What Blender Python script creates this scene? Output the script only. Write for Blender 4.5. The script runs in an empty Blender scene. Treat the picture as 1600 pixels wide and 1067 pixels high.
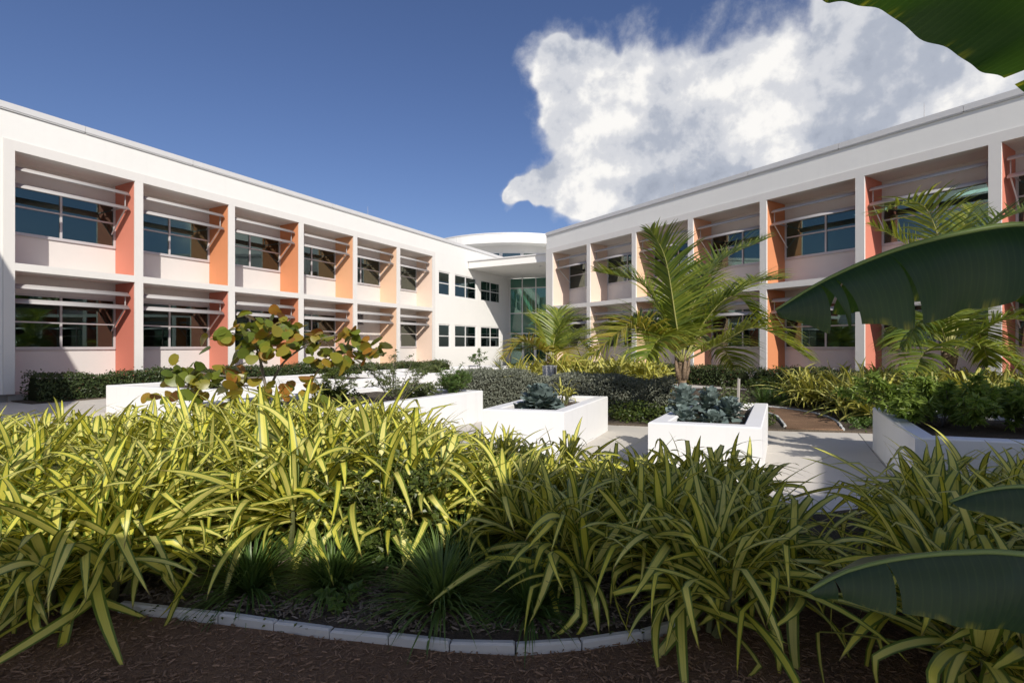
import bpy, math, random
from mathutils import Vector, Matrix
random.seed(7)
R = math.radians
scene = bpy.context.scene
col = scene.collection

# ------------------------------------------------------------------ camera
EYE = 1.6
cam_d = bpy.data.cameras.new('camera')
cam_d.sensor_width = 36.0
cam_d.lens = 18.0
cam_d.shift_y = 6.5 / 1600.0
cam_d.clip_start = 0.05
cam_d.clip_end = 5000
cam = bpy.data.objects.new('camera', cam_d)
cam.location = (0, 0, EYE)
cam.rotation_euler = (R(90), 0, 0)
col.objects.link(cam)
scene.camera = cam

# ------------------------------------------------------------------ light
SUN_EL = 32.0
SX, SY = 0.315, -0.949                       # horizontal direction towards the sun
sun_dir = Vector((SX * math.cos(R(SUN_EL)), SY * math.cos(R(SUN_EL)), math.sin(R(SUN_EL))))
sun_l = bpy.data.lights.new('sun', 'SUN')
sun_l.energy = 4.6
sun_l.angle = R(0.53)
sun_l.color = (1.0, 0.935, 0.84)
sun = bpy.data.objects.new('sun', sun_l)
sun.rotation_euler = sun_dir.to_track_quat('Z', 'Y').to_euler()
sun.location = sun_dir * 60
col.objects.link(sun)

world = bpy.data.worlds.new('World')
scene.world = world
world.use_nodes = True
scene.view_settings.view_transform = 'Standard'
scene.view_settings.look = 'None'
scene.view_settings.gamma = 1.0
scene.view_settings.exposure = 0.0
scene.cycles.use_denoising = True
world.cycles.sampling_method = 'MANUAL'
world.cycles.sample_map_resolution = 512
scene.cycles.max_bounces = 7
scene.cycles.diffuse_bounces = 4
scene.cycles.glossy_bounces = 3
scene.cycles.transmission_bounces = 4
scene.cycles.transparent_max_bounces = 10
scene.cycles.caustics_reflective = False
scene.cycles.caustics_refractive = False
scene.cycles.sample_clamp_indirect = 6


class NT:
    """short-hand for node trees"""
    def __init__(s, tree):
        s.t = tree; s.n = tree.nodes; s.l = tree.links

    def put(s, sock, v):
        if isinstance(v, bpy.types.NodeSocket):
            s.l.new(v, sock)
        elif v is not None:
            sock.default_value = v

    def math(s, op, a, b=None, c=None, clamp=False):
        n = s.n.new('ShaderNodeMath'); n.operation = op; n.use_clamp = clamp
        for i, v in enumerate((a, b, c)):
            if v is not None: s.put(n.inputs[i], v)
        return n.outputs[0]

    def vmath(s, op, a, b=None):
        n = s.n.new('ShaderNodeVectorMath'); n.operation = op
        s.put(n.inputs[0], a)
        if b is not None: s.put(n.inputs[1], b)
        return n

    def noise(s, vec, scale, detail=4, rough=0.5, dist=0.0, lac=2.0):
        n = s.n.new('ShaderNodeTexNoise')
        if vec is not None: s.l.new(vec, n.inputs['Vector'])
        n.inputs['Scale'].default_value = scale
        n.inputs['Detail'].default_value = detail
        n.inputs['Roughness'].default_value = rough
        n.inputs['Distortion'].default_value = dist
        n.inputs['Lacunarity'].default_value = lac
        return n.outputs[0]

    def ramp(s, fac, stops, interp='LINEAR'):
        n = s.n.new('ShaderNodeValToRGB'); s.put(n.inputs[0], fac)
        n.color_ramp.interpolation = interp
        e = n.color_ramp.elements
        while len(e) < len(stops): e.new(0.5)
        for k, (p, c) in enumerate(stops):
            e[k].position = p
            e[k].color = (c, c, c, 1) if isinstance(c, (int, float)) else (*c[:3], 1)
        return n.outputs[0]

    def mix(s, fac, a, b, mode='MIX'):
        n = s.n.new('ShaderNodeMix'); n.data_type = 'RGBA'; n.blend_type = mode
        s.put(n.inputs[0], fac)
        for sock, v in ((n.inputs[6], a), (n.inputs[7], b)):
            if isinstance(v, (tuple, list)): v = (*v[:3], 1)
            s.put(sock, v)
        return n.outputs[2]

    def smooth(s, v, lo, hi):
        n = s.n.new('ShaderNodeMapRange'); n.interpolation_type = 'SMOOTHSTEP'
        s.put(n.inputs[0], v); n.inputs[1].default_value = lo; n.inputs[2].default_value = hi
        return n.outputs[0]


# ------------------------------------------------------------------ sky with clouds
def build_world():
    w = NT(world.node_tree); w.n.clear()
    out = w.n.new('ShaderNodeOutputWorld')
    bg = w.n.new('ShaderNodeBackground')
    sky = w.n.new('ShaderNodeTexSky'); sky.sky_type = 'NISHITA'; sky.sun_disc = False
    sky.sun_elevation = R(SUN_EL)
    sky.sun_rotation = math.atan2(SX, SY)
    sky.air_density = 1.15; sky.dust_density = 0.7; sky.ozone_density = 3.2
    tc = w.n.new('ShaderNodeTexCoord'); d = tc.outputs['Generated']
    # banks of cumulus: soft caps round given directions
    def dirn(az, el): return Vector((math.sin(R(az)) * math.cos(R(el)), math.cos(R(az)) * math.cos(R(el)), math.sin(R(el))))
    def at(px, py): return Vector(((px - 800) / 800, 1, (540 - py) / 800)).normalized()
    caps = [(at(872, 104), 3.4), (at(925, 110), 4.2), (at(812, 302), 2.0), (at(900, 165), 4.8), (at(985, 190), 8.0), (at(1090, 205), 8.8), (at(1195, 190), 8.6), (at(1300, 175), 8.0), (at(1010, 265), 7.4),
            (at(1150, 270), 10.0), (at(1270, 250), 9.0), (at(905, 288), 4.4), (at(965, 285), 5.4), (at(845, 300), 2.6), (at(1050, 315), 7.0), (at(1220, 330), 9.0), (at(940, 235), 5.5), (at(1400, 250), 9.0), (at(1365, -5), 5.5), (at(1420, 40), 7.5), (at(1560, 60), 11.0), (at(1450, 150), 9.5),
            (dirn(78, 20), 16), (dirn(-120, 18), 17), (dirn(-155, 26), 14), (dirn(150, 16), 16), (dirn(120, 48), 14)]
    warp = w.n.new('ShaderNodeTexNoise'); warp.inputs['Scale'].default_value = 9.0; warp.inputs['Detail'].default_value = 3; w.l.new(d, warp.inputs['Vector'])
    wv = w.vmath('SUBTRACT', warp.outputs[1], (0.5, 0.5, 0.5)).outputs[0]
    sc = w.vmath('SCALE', wv); sc.inputs[3].default_value = 0.10
    dw = w.vmath('NORMALIZE', w.vmath('ADD', d, sc.outputs[0]).outputs[0]).outputs[0]
    m = None
    for c, r in caps:
        dot = w.vmath('DOT_PRODUCT', dw, tuple(c)).outputs[1]
        v = w.math('MULTIPLY_ADD', dot, 1.0 / (1 - math.cos(R(r))), 1.0 - 1.0 / (1 - math.cos(R(r))))
        m = v if m is None else w.math('SMOOTH_MAX', m, v, 0.25)
    m = w.math('MAXIMUM', m, -2.0)
    s2 = w.vmath('SCALE', wv); s2.inputs[3].default_value = 0.03
    dn = w.vmath('ADD', d, s2.outputs[0]).outputs[0]
    f1 = w.noise(dn, 12.0, 9, 0.62)
    big = w.noise(d, 6.0, 3, 0.55)
    dens = w.math('ADD', w.math('MULTIPLY', m, 0.75), w.math('MULTIPLY', w.math('SUBTRACT', f1, 0.5), 2.0))
    dens = w.math('MULTIPLY_ADD', w.smooth(m, 0.1, 0.6), 1.2, dens)
    alpha = w.smooth(dens, -0.2, 0.95)
    fa = w.noise(dn, 7.5, 8, 0.55)
    fb = w.noise(w.vmath('ADD', dn, (-0.014, 0.0, 0.030)).outputs[0], 7.5, 6, 0.55)
    # billows that face the sun are white, the thick middle and undersides grey
    lit = w.math('MULTIPLY_ADD', w.math('SUBTRACT', fa, fb), 2.3, w.math('MULTIPLY_ADD', w.math('SUBTRACT', f1, 0.5), 0.8, 0.76))
    lit = w.math('SUBTRACT', lit, w.math('MULTIPLY', w.math('SUBTRACT', big, 0.46), 1.2))
    grey = w.vmath('DOT_PRODUCT', dw, tuple(at(1520, 40))).outputs[1]
    lit = w.math('SUBTRACT', lit, w.math('MULTIPLY', w.smooth(grey, math.cos(R(15)), math.cos(R(8))), 0.30))
    low = w.vmath('DOT_PRODUCT', dw, tuple(at(1060, 305))).outputs[1]
    lit = w.math('SUBTRACT', lit, w.math('MULTIPLY', w.smooth(low, math.cos(R(9)), math.cos(R(2))), 0.36))
    cl = w.ramp(lit, [(0.0, (3.6, 4.0, 4.9)), (0.3, (4.7, 5.1, 6.0)), (0.62, (7.2, 7.35, 7.8)), (0.95, (10.4, 10.2, 9.9))], 'EASE')
    sky_c = w.mix(1.0, sky.outputs[0], (0.75, 0.765, 0.985), 'MULTIPLY')
    w.l.new(w.mix(alpha, sky_c, cl), bg.inputs[0])
    bg.inputs[1].default_value = 0.094
    w.l.new(bg.outputs[0], out.inputs[0])

build_world()


# ------------------------------------------------------------------ materials
def new_mat(name):
    m = bpy.data.materials.new(name); m.use_nodes = True
    t = NT(m.node_tree)
    b = t.n['Principled BSDF']
    return m, t, b


def objco(t):
    g = t.n.new('ShaderNodeNewGeometry')
    return g.outputs['Position']


def bump(t, b, h, strength, dist):
    n = t.n.new('ShaderNodeBump'); n.inputs['Strength'].default_value = strength; n.inputs['Distance'].default_value = dist
    t.l.new(h, n.inputs['Height']); t.l.new(n.outputs[0], b.inputs['Normal'])


def stucco(name, c, var=0.035, rough=0.85, bs=0.25, stain=0.025):
    m, t, b = new_mat(name)
    p = objco(t)
    n1 = t.noise(p, 0.6, 5, 0.6)
    n2 = t.noise(p, 5.0, 4, 0.6)
    st = t.n.new('ShaderNodeMapping'); st.inputs['Scale'].default_value = (3.0, 3.0, 0.22); t.l.new(p, st.inputs[0])
    n3 = t.noise(st.outputs[0], 1.6, 4, 0.65)
    f = t.math('ADD', t.math('MULTIPLY', t.math('SUBTRACT', n1, 0.5), var * 2), t.math('MULTIPLY', t.math('SUBTRACT', n2, 0.5), var))
    f = t.math('SUBTRACT', f, t.math('MULTIPLY', t.smooth(n3, 0.52, 0.8), stain))
    f = t.math('ADD', f, 1.0)
    cc = t.n.new('ShaderNodeCombineColor')
    for i in range(3): t.l.new(t.math('MULTIPLY', f, c[i]), cc.inputs[i])
    t.l.new(cc.outputs[0], b.inputs['Base Color'])
    b.inputs['Roughness'].default_value = rough
    b.inputs['Specular IOR Level'].default_value = 0.25
    bump(t, b, t.noise(p, 130, 3, 0.6), bs, 0.004)
    return m


def lin(r, g, b):
    return tuple(((v / 255 + 0.055) / 1.055) ** 2.4 if v > 10 else v / 255 / 12.92 for v in (r, g, b))


def plain(name, c, rough=0.5, metal=0.0, spec=0.5, var=0.06):
    m, t, b = new_mat(name)
    n = t.noise(objco(t), 3.0, 5, 0.6)
    f = t.math('ADD', t.math('MULTIPLY', t.math('SUBTRACT', n, 0.5), var * 2), 1.0)
    cc = t.n.new('ShaderNodeCombineColor')
    for i in range(3): t.l.new(t.math('MULTIPLY', f, c[i]), cc.inputs[i])
    t.l.new(cc.outputs[0], b.inputs['Base Color'])
    b.inputs['Roughness'].default_value = rough
    b.inputs['Metallic'].default_value = metal
    b.inputs['Specular IOR Level'].default_value = spec
    return m


def leafy(name, c1, c2, rough=0.45, trans=0.25, tcol=None, spec=0.4, scale=1.3):
    """foliage: hue varies leaf by leaf (random per island) and over the plant"""
    m, t, b = new_mat(name)
    g = t.n.new('ShaderNodeNewGeometry')
    n = t.noise(g.outputs['Position'], scale, 3, 0.6)
    oi = t.n.new('ShaderNodeObjectInfo')
    f = t.math('ADD', t.math('MULTIPLY', g.outputs['Random Per Island'], 0.7), t.math('MULTIPLY', t.math('SUBTRACT', n, 0.5), 0.9))
    f = t.math('ADD', f, t.math('MULTIPLY', t.math('SUBTRACT', oi.outputs['Random'], 0.35), 0.5), clamp=True)
    c = t.mix(f, c1, c2)
    t.l.new(c, b.inputs['Base Color'])
    b.inputs['Roughness'].default_value = rough
    b.inputs['Specular IOR Level'].default_value = spec
    tr = t.n.new('ShaderNodeBsdfTranslucent')
    if tcol: tr.inputs[0].default_value = (*tcol, 1)
    else: t.l.new(t.mix(1.0, c, (1.5, 1.45, 0.8), 'MULTIPLY'), tr.inputs[0])
    mx = t.n.new('ShaderNodeMixShader'); mx.inputs[0].default_value = trans
    t.l.new(b.outputs[0], mx.inputs[1]); t.l.new(tr.outputs[0], mx.inputs[2])
    t.l.new(mx.outputs[0], t.n['Material Output'].inputs[0])
    return m


def strap_mat(name, yellow, yellow2, green, edge=0.62):
    """strap leaf: pale stripe down the middle, green margins (u runs across the blade)"""
    m, t, b = new_mat(name)
    uv = t.n.new('ShaderNodeUVMap')
    sep = t.n.new('ShaderNodeSeparateXYZ'); t.l.new(uv.outputs[0], sep.inputs[0])
    oi = t.n.new('ShaderNodeObjectInfo')
    g = t.n.new('ShaderNodeNewGeometry')
    rnd = t.math('FRACT', t.math('ADD', oi.outputs['Random'], g.outputs['Random Per Island']))
    a = t.math('MULTIPLY', t.math('ABSOLUTE', t.math('SUBTRACT', sep.outputs[0], 0.5)), 2.0)
    mp = t.n.new('ShaderNodeCombineXYZ')
    t.l.new(t.math('ADD', t.math('MULTIPLY', sep.outputs[0], 14.0), t.math('MULTIPLY', rnd, 50.0)), mp.inputs[0])
    t.l.new(t.math('MULTIPLY', sep.outputs[1], 1.1), mp.inputs[1])
    st = t.noise(mp.outputs[0], 1.0, 3, 0.6)
    e = t.math('ADD', a, t.math('MULTIPLY', t.math('SUBTRACT', st, 0.5), 0.22))
    mask = t.smooth(e, edge - 0.07, edge + 0.05)
    yel = t.mix(rnd, yellow, yellow2)
    yel = t.mix(t.math('MULTIPLY', t.smooth(st, 0.52, 0.72), 0.4), yel, green)
    c = t.mix(mask, yel, green)
    # dry tips and some spots
    dry = t.math('MULTIPLY', t.smooth(t.math('ADD', sep.outputs[1], t.math('MULTIPLY', st, 0.08)), 0.975, 1.02), 0.8)
    c = t.mix(dry, c, (0.20, 0.13, 0.05))
    t.l.new(c, b.inputs['Base Color'])
    b.inputs['Roughness'].default_value = 0.42
    b.inputs['Specular IOR Level'].default_value = 0.4
    bump(t, b, st, 0.15, 0.003)
    tr = t.n.new('ShaderNodeBsdfTranslucent'); t.l.new(t.mix(1.0, c, (1.2, 1.15, 0.7), 'MULTIPLY'), tr.inputs[0])
    mx = t.n.new('ShaderNodeMixShader'); mx.inputs[0].default_value = 0.28
    t.l.new(b.outputs[0], mx.inputs[1]); t.l.new(tr.outputs[0], mx.inputs[2])
    t.l.new(mx.outputs[0], t.n['Material Output'].inputs[0])
    return m


def glass_mat(name, tint, refl=2.0):
    m, t, b = new_mat(name)
    t.n.remove(b)
    tr = t.n.new('ShaderNodeBsdfTransparent'); tr.inputs[0].default_value = (*tint, 1)
    gl = t.n.new('ShaderNodeBsdfGlossy'); gl.inputs['Roughness'].default_value = 0.012; gl.inputs[0].default_value = (0.72, 0.90, 0.85, 1)
    n = t.noise(objco(t), 0.5, 2, 0.5)
    bp = t.n.new('ShaderNodeBump'); bp.inputs['Strength'].default_value = 0.05; bp.inputs['Distance'].default_value = 0.03
    t.l.new(n, bp.inputs['Height']); t.l.new(bp.outputs[0], gl.inputs['Normal'])
    fr = t.n.new('ShaderNodeFresnel'); fr.inputs[0].default_value = 1.75
    mx = t.n.new('ShaderNodeMixShader')
    t.l.new(t.math('MULTIPLY', fr.outputs[0], refl, clamp=True), mx.inputs[0])
    t.l.new(tr.outputs[0], mx.inputs[1]); t.l.new(gl.outputs[0], mx.inputs[2])
    t.l.new(mx.outputs[0], t.n['Material Output'].inputs[0])
    return m


def mulch_mat(name, c1, c2):
    m, t, b = new_mat(name)
    p = objco(t)
    st = t.n.new('ShaderNodeMapping'); st.inputs['Scale'].default_value = (1.0, 2.4, 1.0); t.l.new(p, st.inputs[0])
    n1 = t.noise(st.outputs[0], 55, 4, 0.65, 1.2)
    n2 = t.noise(p, 1.2, 3, 0.6)
    f = t.math('ADD', t.math('MULTIPLY', n1, 0.8), t.math('MULTIPLY', n2, 0.35))
    t.l.new(t.ramp(f, [(0.38, c1), (0.68, c2), (0.86, tuple(min(1, v * 1.9) for v in c2))]), b.inputs['Base Color'])
    b.inputs['Roughness'].default_value = 0.95
    b.inputs['Specular IOR Level'].default_value = 0.15
    bump(t, b, n1, 0.9, 0.02)
    return m


def concrete_mat(name, c, var=0.09):
    m, t, b = new_mat(name)
    p = objco(t)
    oi = t.n.new('ShaderNodeObjectInfo')
    n1 = t.noise(p, 0.9, 6, 0.65, 0.4)
    n2 = t.noise(p, 18, 4, 0.7)
    f = t.math('ADD', t.math('MULTIPLY', t.math('SUBTRACT', n1, 0.5), var * 3), t.math('MULTIPLY', t.math('SUBTRACT', n2, 0.5), var * 1.4))
    f = t.math('ADD', f, t.math('MULTIPLY', t.math('SUBTRACT', oi.outputs['Random'], 0.5), var * 0.8))
    f = t.math('ADD', f, 1.0)
    cc = t.n.new('ShaderNodeCombineColor')
    for i in range(3): t.l.new(t.math('MULTIPLY', f, c[i]), cc.inputs[i])
    t.l.new(cc.outputs[0], b.inputs['Base Color'])
    b.inputs['Roughness'].default_value = 0.88
    b.inputs['Specular IOR Level'].default_value = 0.25
    bump(t, b, t.noise(p, 90, 4, 0.7), 0.3, 0.004)
    return m


def bark_mat(name, c1, c2, scale=14):
    m, t, b = new_mat(name)
    p = objco(t)
    st = t.n.new('ShaderNodeMapping'); st.inputs['Scale'].default_value = (1.0, 1.0, 2.5); t.l.new(p, st.inputs[0])
    n1 = t.noise(st.outputs[0], scale, 5, 0.7, 0.6)
    t.l.new(t.ramp(n1, [(0.3, c1), (0.7, c2)]), b.inputs['Base Color'])
    b.inputs['Roughness'].default_value = 0.9
    bump(t, b, n1, 0.7, 0.02)
    return m


def emit_mat(name, c, s):
    m, t, b = new_mat(name)
    b.inputs['Emission Color'].default_value = (*c, 1); b.inputs['Emission Strength'].default_value = s
    return m


M = {}
M['white'] = stucco('white_stucco', (0.80, 0.795, 0.765))
M['frame'] = stucco('frame_stucco', (0.72, 0.70, 0.67))
M['panel'] = stucco('panel_stucco', (0.69, 0.66, 0.635))
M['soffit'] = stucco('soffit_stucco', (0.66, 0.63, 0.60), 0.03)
M['planter'] = stucco('planter_render', (0.80, 0.80, 0.80), 0.04, 0.8, 0.2, 0.07)
M['metal'] = plain('grey_metal', (0.42, 0.41, 0.41), 0.6, 0.1, 0.3)
M['coping'] = plain('coping_metal', (0.66, 0.655, 0.65), 0.5, 0.1, 0.3)
M['alu'] = plain('window_aluminium', (0.56, 0.54, 0.55), 0.4, 0.15)
M['alu_white'] = plain('white_aluminium', (0.74, 0.74, 0.73), 0.4, 0.0)
M['glass'] = glass_mat('tinted_glass', (0.33, 0.45, 0.43))
M['glass_green'] = glass_mat('green_glass', (0.22, 0.46, 0.36))
M['spandrel'] = plain('green_spandrel_glass', (0.045, 0.16, 0.115), 0.08, 0.0, 0.8)
M['room'] = plain('room_paint', (0.66, 0.68, 0.65), 0.9)
M['room_floor'] = plain('room_floor', (0.16, 0.16, 0.15), 0.6)
M['lamp'] = emit_mat('ceiling_lamp', (1.0, 0.96, 0.88), 2.2)
M['plinth'] = concrete_mat('plinth_concrete', (0.34, 0.33, 0.31))
M['paving'] = concrete_mat('paving_concrete', (0.60, 0.565, 0.51), 0.06)
M['joint'] = concrete_mat('joint_sand', (0.22, 0.205, 0.18))
M['edging'] = concrete_mat('edging_concrete', (0.54, 0.54, 0.525))
M['mulch'] = mulch_mat('shredded_mulch', (0.090, 0.055, 0.034), (0.32, 0.20, 0.125))
M['soil'] = mulch_mat('bed_soil', (0.035, 0.028, 0.021), (0.16, 0.13, 0.10))
M['chip'] = leafy('mulch_chip', (0.10, 0.060, 0.037), (0.31, 0.20, 0.13), 0.95, 0.0, spec=0.1)
M['woodchip'] = leafy('wood_chip', (0.07, 0.052, 0.04), (0.28, 0.235, 0.19), 0.95, 0.0, spec=0.1)
M['strap'] = strap_mat('striped_strap_leaf', (0.66, 0.62, 0.075), (0.74, 0.69, 0.21), (0.13, 0.19, 0.026))
M['strap_far'] = strap_mat('striped_strap_leaf_far', (0.58, 0.54, 0.10), (0.62, 0.57, 0.18), (0.12, 0.17, 0.03), 0.7)
M['strap_mixed'] = strap_mat('green_strap_leaf', (0.52, 0.50, 0.12), (0.60, 0.55, 0.22), (0.11, 0.17, 0.03), 0.6)
M['grass'] = leafy('dark_grass_leaf', (0.06, 0.12, 0.03), (0.165, 0.24, 0.06), 0.4, 0.22)
M['hedge'] = leafy('hedge_leaf', (0.036, 0.062, 0.018), (0.10, 0.13, 0.038), 0.4, 0.15, scale=2.5)
M['hedge_red'] = leafy('hedge_new_leaf', (0.06, 0.06, 0.02), (0.17, 0.06, 0.035), 0.4, 0.15)
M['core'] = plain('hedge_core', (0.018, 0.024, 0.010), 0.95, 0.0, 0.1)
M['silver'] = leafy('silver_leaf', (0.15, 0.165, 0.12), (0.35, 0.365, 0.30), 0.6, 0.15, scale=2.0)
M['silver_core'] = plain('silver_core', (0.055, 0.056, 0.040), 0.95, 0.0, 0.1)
M['fresh'] = leafy('fresh_leaf', (0.055, 0.115, 0.022), (0.15, 0.22, 0.050), 0.45, 0.28)
M['herb'] = leafy('herb_leaf', (0.085, 0.115, 0.040), (0.20, 0.23, 0.085), 0.55, 0.2)
M['shade_leaf'] = leafy('small_dark_leaf', (0.035, 0.065, 0.014), (0.12, 0.145, 0.028), 0.4, 0.2)
M['bush'] = leafy('bush_leaf', (0.10, 0.18, 0.03), (0.26, 0.33, 0.075), 0.4, 0.35)
M['kale'] = leafy('kale_leaf', (0.11, 0.155, 0.145), (0.25, 0.315, 0.30), 0.5, 0.1)
M['palm'] = leafy('palm_leaflet', (0.15, 0.21, 0.028), (0.38, 0.39, 0.065), 0.38, 0.36)
M['palm_yellow'] = leafy('palm_leaflet_yellow', (0.24, 0.25, 0.04), (0.48, 0.34, 0.07), 0.45, 0.3)
M['palm_dark'] = leafy('palm_leaflet_dark', (0.085, 0.14, 0.022), (0.23, 0.265, 0.055), 0.4, 0.22)
M['rachis'] = plain('palm_rachis', (0.32, 0.31, 0.10), 0.5)
M['trunk'] = bark_mat('palm_trunk', (0.12, 0.075, 0.045), (0.34, 0.25, 0.17))
M['bark'] = bark_mat('grey_bark', (0.12, 0.10, 0.08), (0.33, 0.29, 0.25), 30)
M['stem'] = plain('green_stem', (0.12, 0.13, 0.05), 0.6)
M['petiole'] = plain('banana_petiole', (0.14, 0.20, 0.05), 0.45)
M['stake'] = plain('grey_stake', (0.40, 0.37, 0.33), 0.9)
M['dark'] = plain('dark_metal', (0.06, 0.065, 0.09), 0.5)


def fin_mat(i, rgb):
    return stucco('fin_paint_%s' % i, lin(*rgb), 0.03, 0.8, 0.2, 0.03)


# ------------------------------------------------------------------ mesh helpers
class MB:
    def __init__(s): s.v = []; s.f = []; s.mi = []; s.uv = []; s.has_uv = False

    def add(s, vs, fs, mi=0, uvs=None):
        o = len(s.v)
        s.v += [tuple(v) for v in vs]
        for f in fs:
            s.f.append(tuple(i + o for i in f)); s.mi.append(mi)
        if uvs is not None:
            s.has_uv = True; s.uv += uvs
        else:
            s.uv += [(0.5, 0.5)] * len(vs)
        return s

    def box(s, x0, x1, y0, y1, z0, z1, mi=0):
        return s.add([(x0, y0, z0), (x1, y0, z0), (x1, y1, z0), (x0, y1, z0), (x0, y0, z1), (x1, y0, z1), (x1, y1, z1), (x0, y1, z1)],
                     [(3, 2, 1, 0), (4, 5, 6, 7), (0, 1, 5, 4), (1, 2, 6, 5), (2, 3, 7, 6), (3, 0, 4, 7)], mi)

    def prism(s, poly, z0, z1, mi=0):
        n = len(poly)
        vs = [(x, y, z0) for x, y in poly] + [(x, y, z1) for x, y in poly]
        fs = [tuple(reversed(range(n))), tuple(range(n, 2 * n))] + [(i, (i + 1) % n, n + (i + 1) % n, n + i) for i in range(n)]
        return s.add(vs, fs, mi)

    def ring(s, outer, inner, z0, z1, mi=0):
        n = len(outer)
        vs = [(x, y, z0) for x, y in outer] + [(x, y, z1) for x, y in outer] + [(x, y, z1) for x, y in inner] + [(x, y, z0) for x, y in inner]
        fs = []
        for i in range(n):
            j = (i + 1) % n
            fs += [(i, j, n + j, n + i), (n + i, n + j, 2 * n + j, 2 * n + i), (2 * n + i, 2 * n + j, 3 * n + j, 3 * n + i), (3 * n + i, 3 * n + j, j, i)]
        return s.add(vs, fs, mi)

    def tube(s, pts, radii, seg=6, mi=0, cap=True):
        pts = [Vector(p) for p in pts]; n = len(pts)
        if isinstance(radii, (int, float)): radii = [radii] * n
        vs, fs = [], []
        ref = Vector((0.31, 0.2, 0.93))
        for i, p in enumerate(pts):
            tg = (pts[min(i + 1, n - 1)] - pts[max(i - 1, 0)]).normalized()
            a = tg.cross(ref)
            if a.length < 1e-3: a = tg.cross(Vector((1, 0, 0)))
            a.normalize(); b = tg.cross(a)
            for k in range(seg):
                th = 2 * math.pi * k / seg
                vs.append(p + (a * math.cos(th) + b * math.sin(th)) * radii[i])
        for i in range(n - 1):
            for k in range(seg):
                fs.append((i * seg + k, i * seg + (k + 1) % seg, (i + 1) * seg + (k + 1) % seg, (i + 1) * seg + k))
        if cap:
            fs.append(tuple(reversed(range(seg)))); fs.append(tuple(range((n - 1) * seg, n * seg)))
        return s.add(vs, fs, mi)

    def mesh(s, name, mats, smooth=False):
        me = bpy.data.meshes.new(name)
        me.from_pydata(s.v, [], s.f)
        for m in (mats if isinstance(mats, (list, tuple)) else [mats]): me.materials.append(M[m] if isinstance(m, str) else m)
        if any(s.mi): me.polygons.foreach_set('material_index', s.mi)
        if s.has_uv:
            lay = me.uv_layers.new(name='UVMap')
            idx = [0] * len(me.loops); me.loops.foreach_get('vertex_index', idx)
            flat = []
            for i in idx: flat += s.uv[i]
            lay.data.foreach_set('uv', flat)
        if smooth: me.polygons.foreach_set('use_smooth', [True] * len(me.polygons))
        me.update()
        return me

    def obj(s, name, mats, parent=None, smooth=False):
        return link(name, s.mesh(name, mats, smooth), parent)


def link(name, me, parent=None, loc=None, rot=None, scl=None):
    o = bpy.data.objects.new(name, me)
    col.objects.link(o)
    if parent is not None: o.parent = parent
    if loc is not None: o.location = loc
    if rot is not None: o.rotation_euler = rot
    if scl is not None: o.scale = scl if hasattr(scl, '__len__') else (scl, scl, scl)
    return o


def tag(o, label=None, cat=None, group=None, kind=None):
    if label: o['label'] = label
    if cat: o['category'] = cat
    if group: o['group'] = group
    if kind: o['kind'] = kind
    return o


def empty(name, loc=(0, 0, 0), rz=0.0, label=None, cat=None, group=None):
    e = link(name, None, None, loc, (0, 0, rz))
    e.empty_display_size = 0.2
    return tag(e, label, cat, group)


def px(x, y, Y):
    """point seen at photo pixel x, y that stands Y metres in front of the eye"""
    return Vector(((x - 800) / 800 * Y, Y, EYE + (540 - y) / 800 * Y))

# ================================================================== GROUND
g = MB()
g.add([(-400, -400, -0.12), (400, -400, -0.12), (400, 400, -0.12), (-400, 400, -0.12)], [(0, 1, 2, 3)])
tag(g.obj('ground', 'joint'), kind='structure')
UL = Vector((0.473, 0.881)); UR = Vector((0.881, -0.473))       # along the left wing / square to it
pav = MB()
pav.add([(-40, -20, -0.012), (40, -20, -0.012), (40, 60, -0.012), (-40, 60, -0.012)], [(0, 1, 2, 3)])
paving = tag(pav.obj('paving', 'joint'), kind='structure')
SL = 1.5
slab_mb = MB()
h_ = SL / 2 - 0.004
bv = 0.006
slab_mb.add([(-h_, -h_, -0.011), (h_, -h_, -0.011), (h_, h_, -0.011), (-h_, h_, -0.011),
             (-h_, -h_, -bv), (h_, -h_, -bv), (h_, h_, -bv), (-h_, h_, -bv),
             (-h_ + bv, -h_ + bv, 0), (h_ - bv, -h_ + bv, 0), (h_ - bv, h_ - bv, 0), (-h_ + bv, h_ - bv, 0)],
            [(0, 1, 5, 4), (1, 2, 6, 5), (2, 3, 7, 6), (3, 0, 4, 7), (4, 5, 9, 8), (5, 6, 10, 9), (6, 7, 11, 10), (7, 4, 8, 11), (8, 9, 10, 11)])
slab_me = slab_mb.mesh('paving_slab', 'paving')
# far paving is one cast sheet, the slabs that can be told apart are laid one by one
near = []
for i in range(-26, 27):
    for j in range(-26, 40):
        c = UR * (i * SL + 0.4) + UL * (j * SL + 0.3)
        if 4.2 < c.y < 15.5 and -13.5 < c.x < 8.5 and abs(c.x) < c.y * 1.08 + 1.2:
            near.append((i, j))
near_s = set(near)
for i, j in near:
    c = UR * (i * SL + 0.4) + UL * (j * SL + 0.3)
    link('paving_slab', slab_me, paving, (c.x, c.y, 0), (0, 0, math.atan2(UR.y, UR.x)))
far = MB()
for i in range(-26, 27):
    for j in range(-14, 40):
        if (i, j) in near_s: continue
        c = UR * (i * SL + 0.4) + UL * (j * SL + 0.3)
        a = [c + UR * sx * h_ + UL * sy * h_ for sx, sy in ((-1, -1), (1, -1), (1, 1), (-1, 1))]
        far.add([(p.x, p.y, -0.001) for p in a], [(0, 1, 2, 3)])
tag(far.obj('paving_slabs_far', 'paving', paving), kind='stuff')


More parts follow.
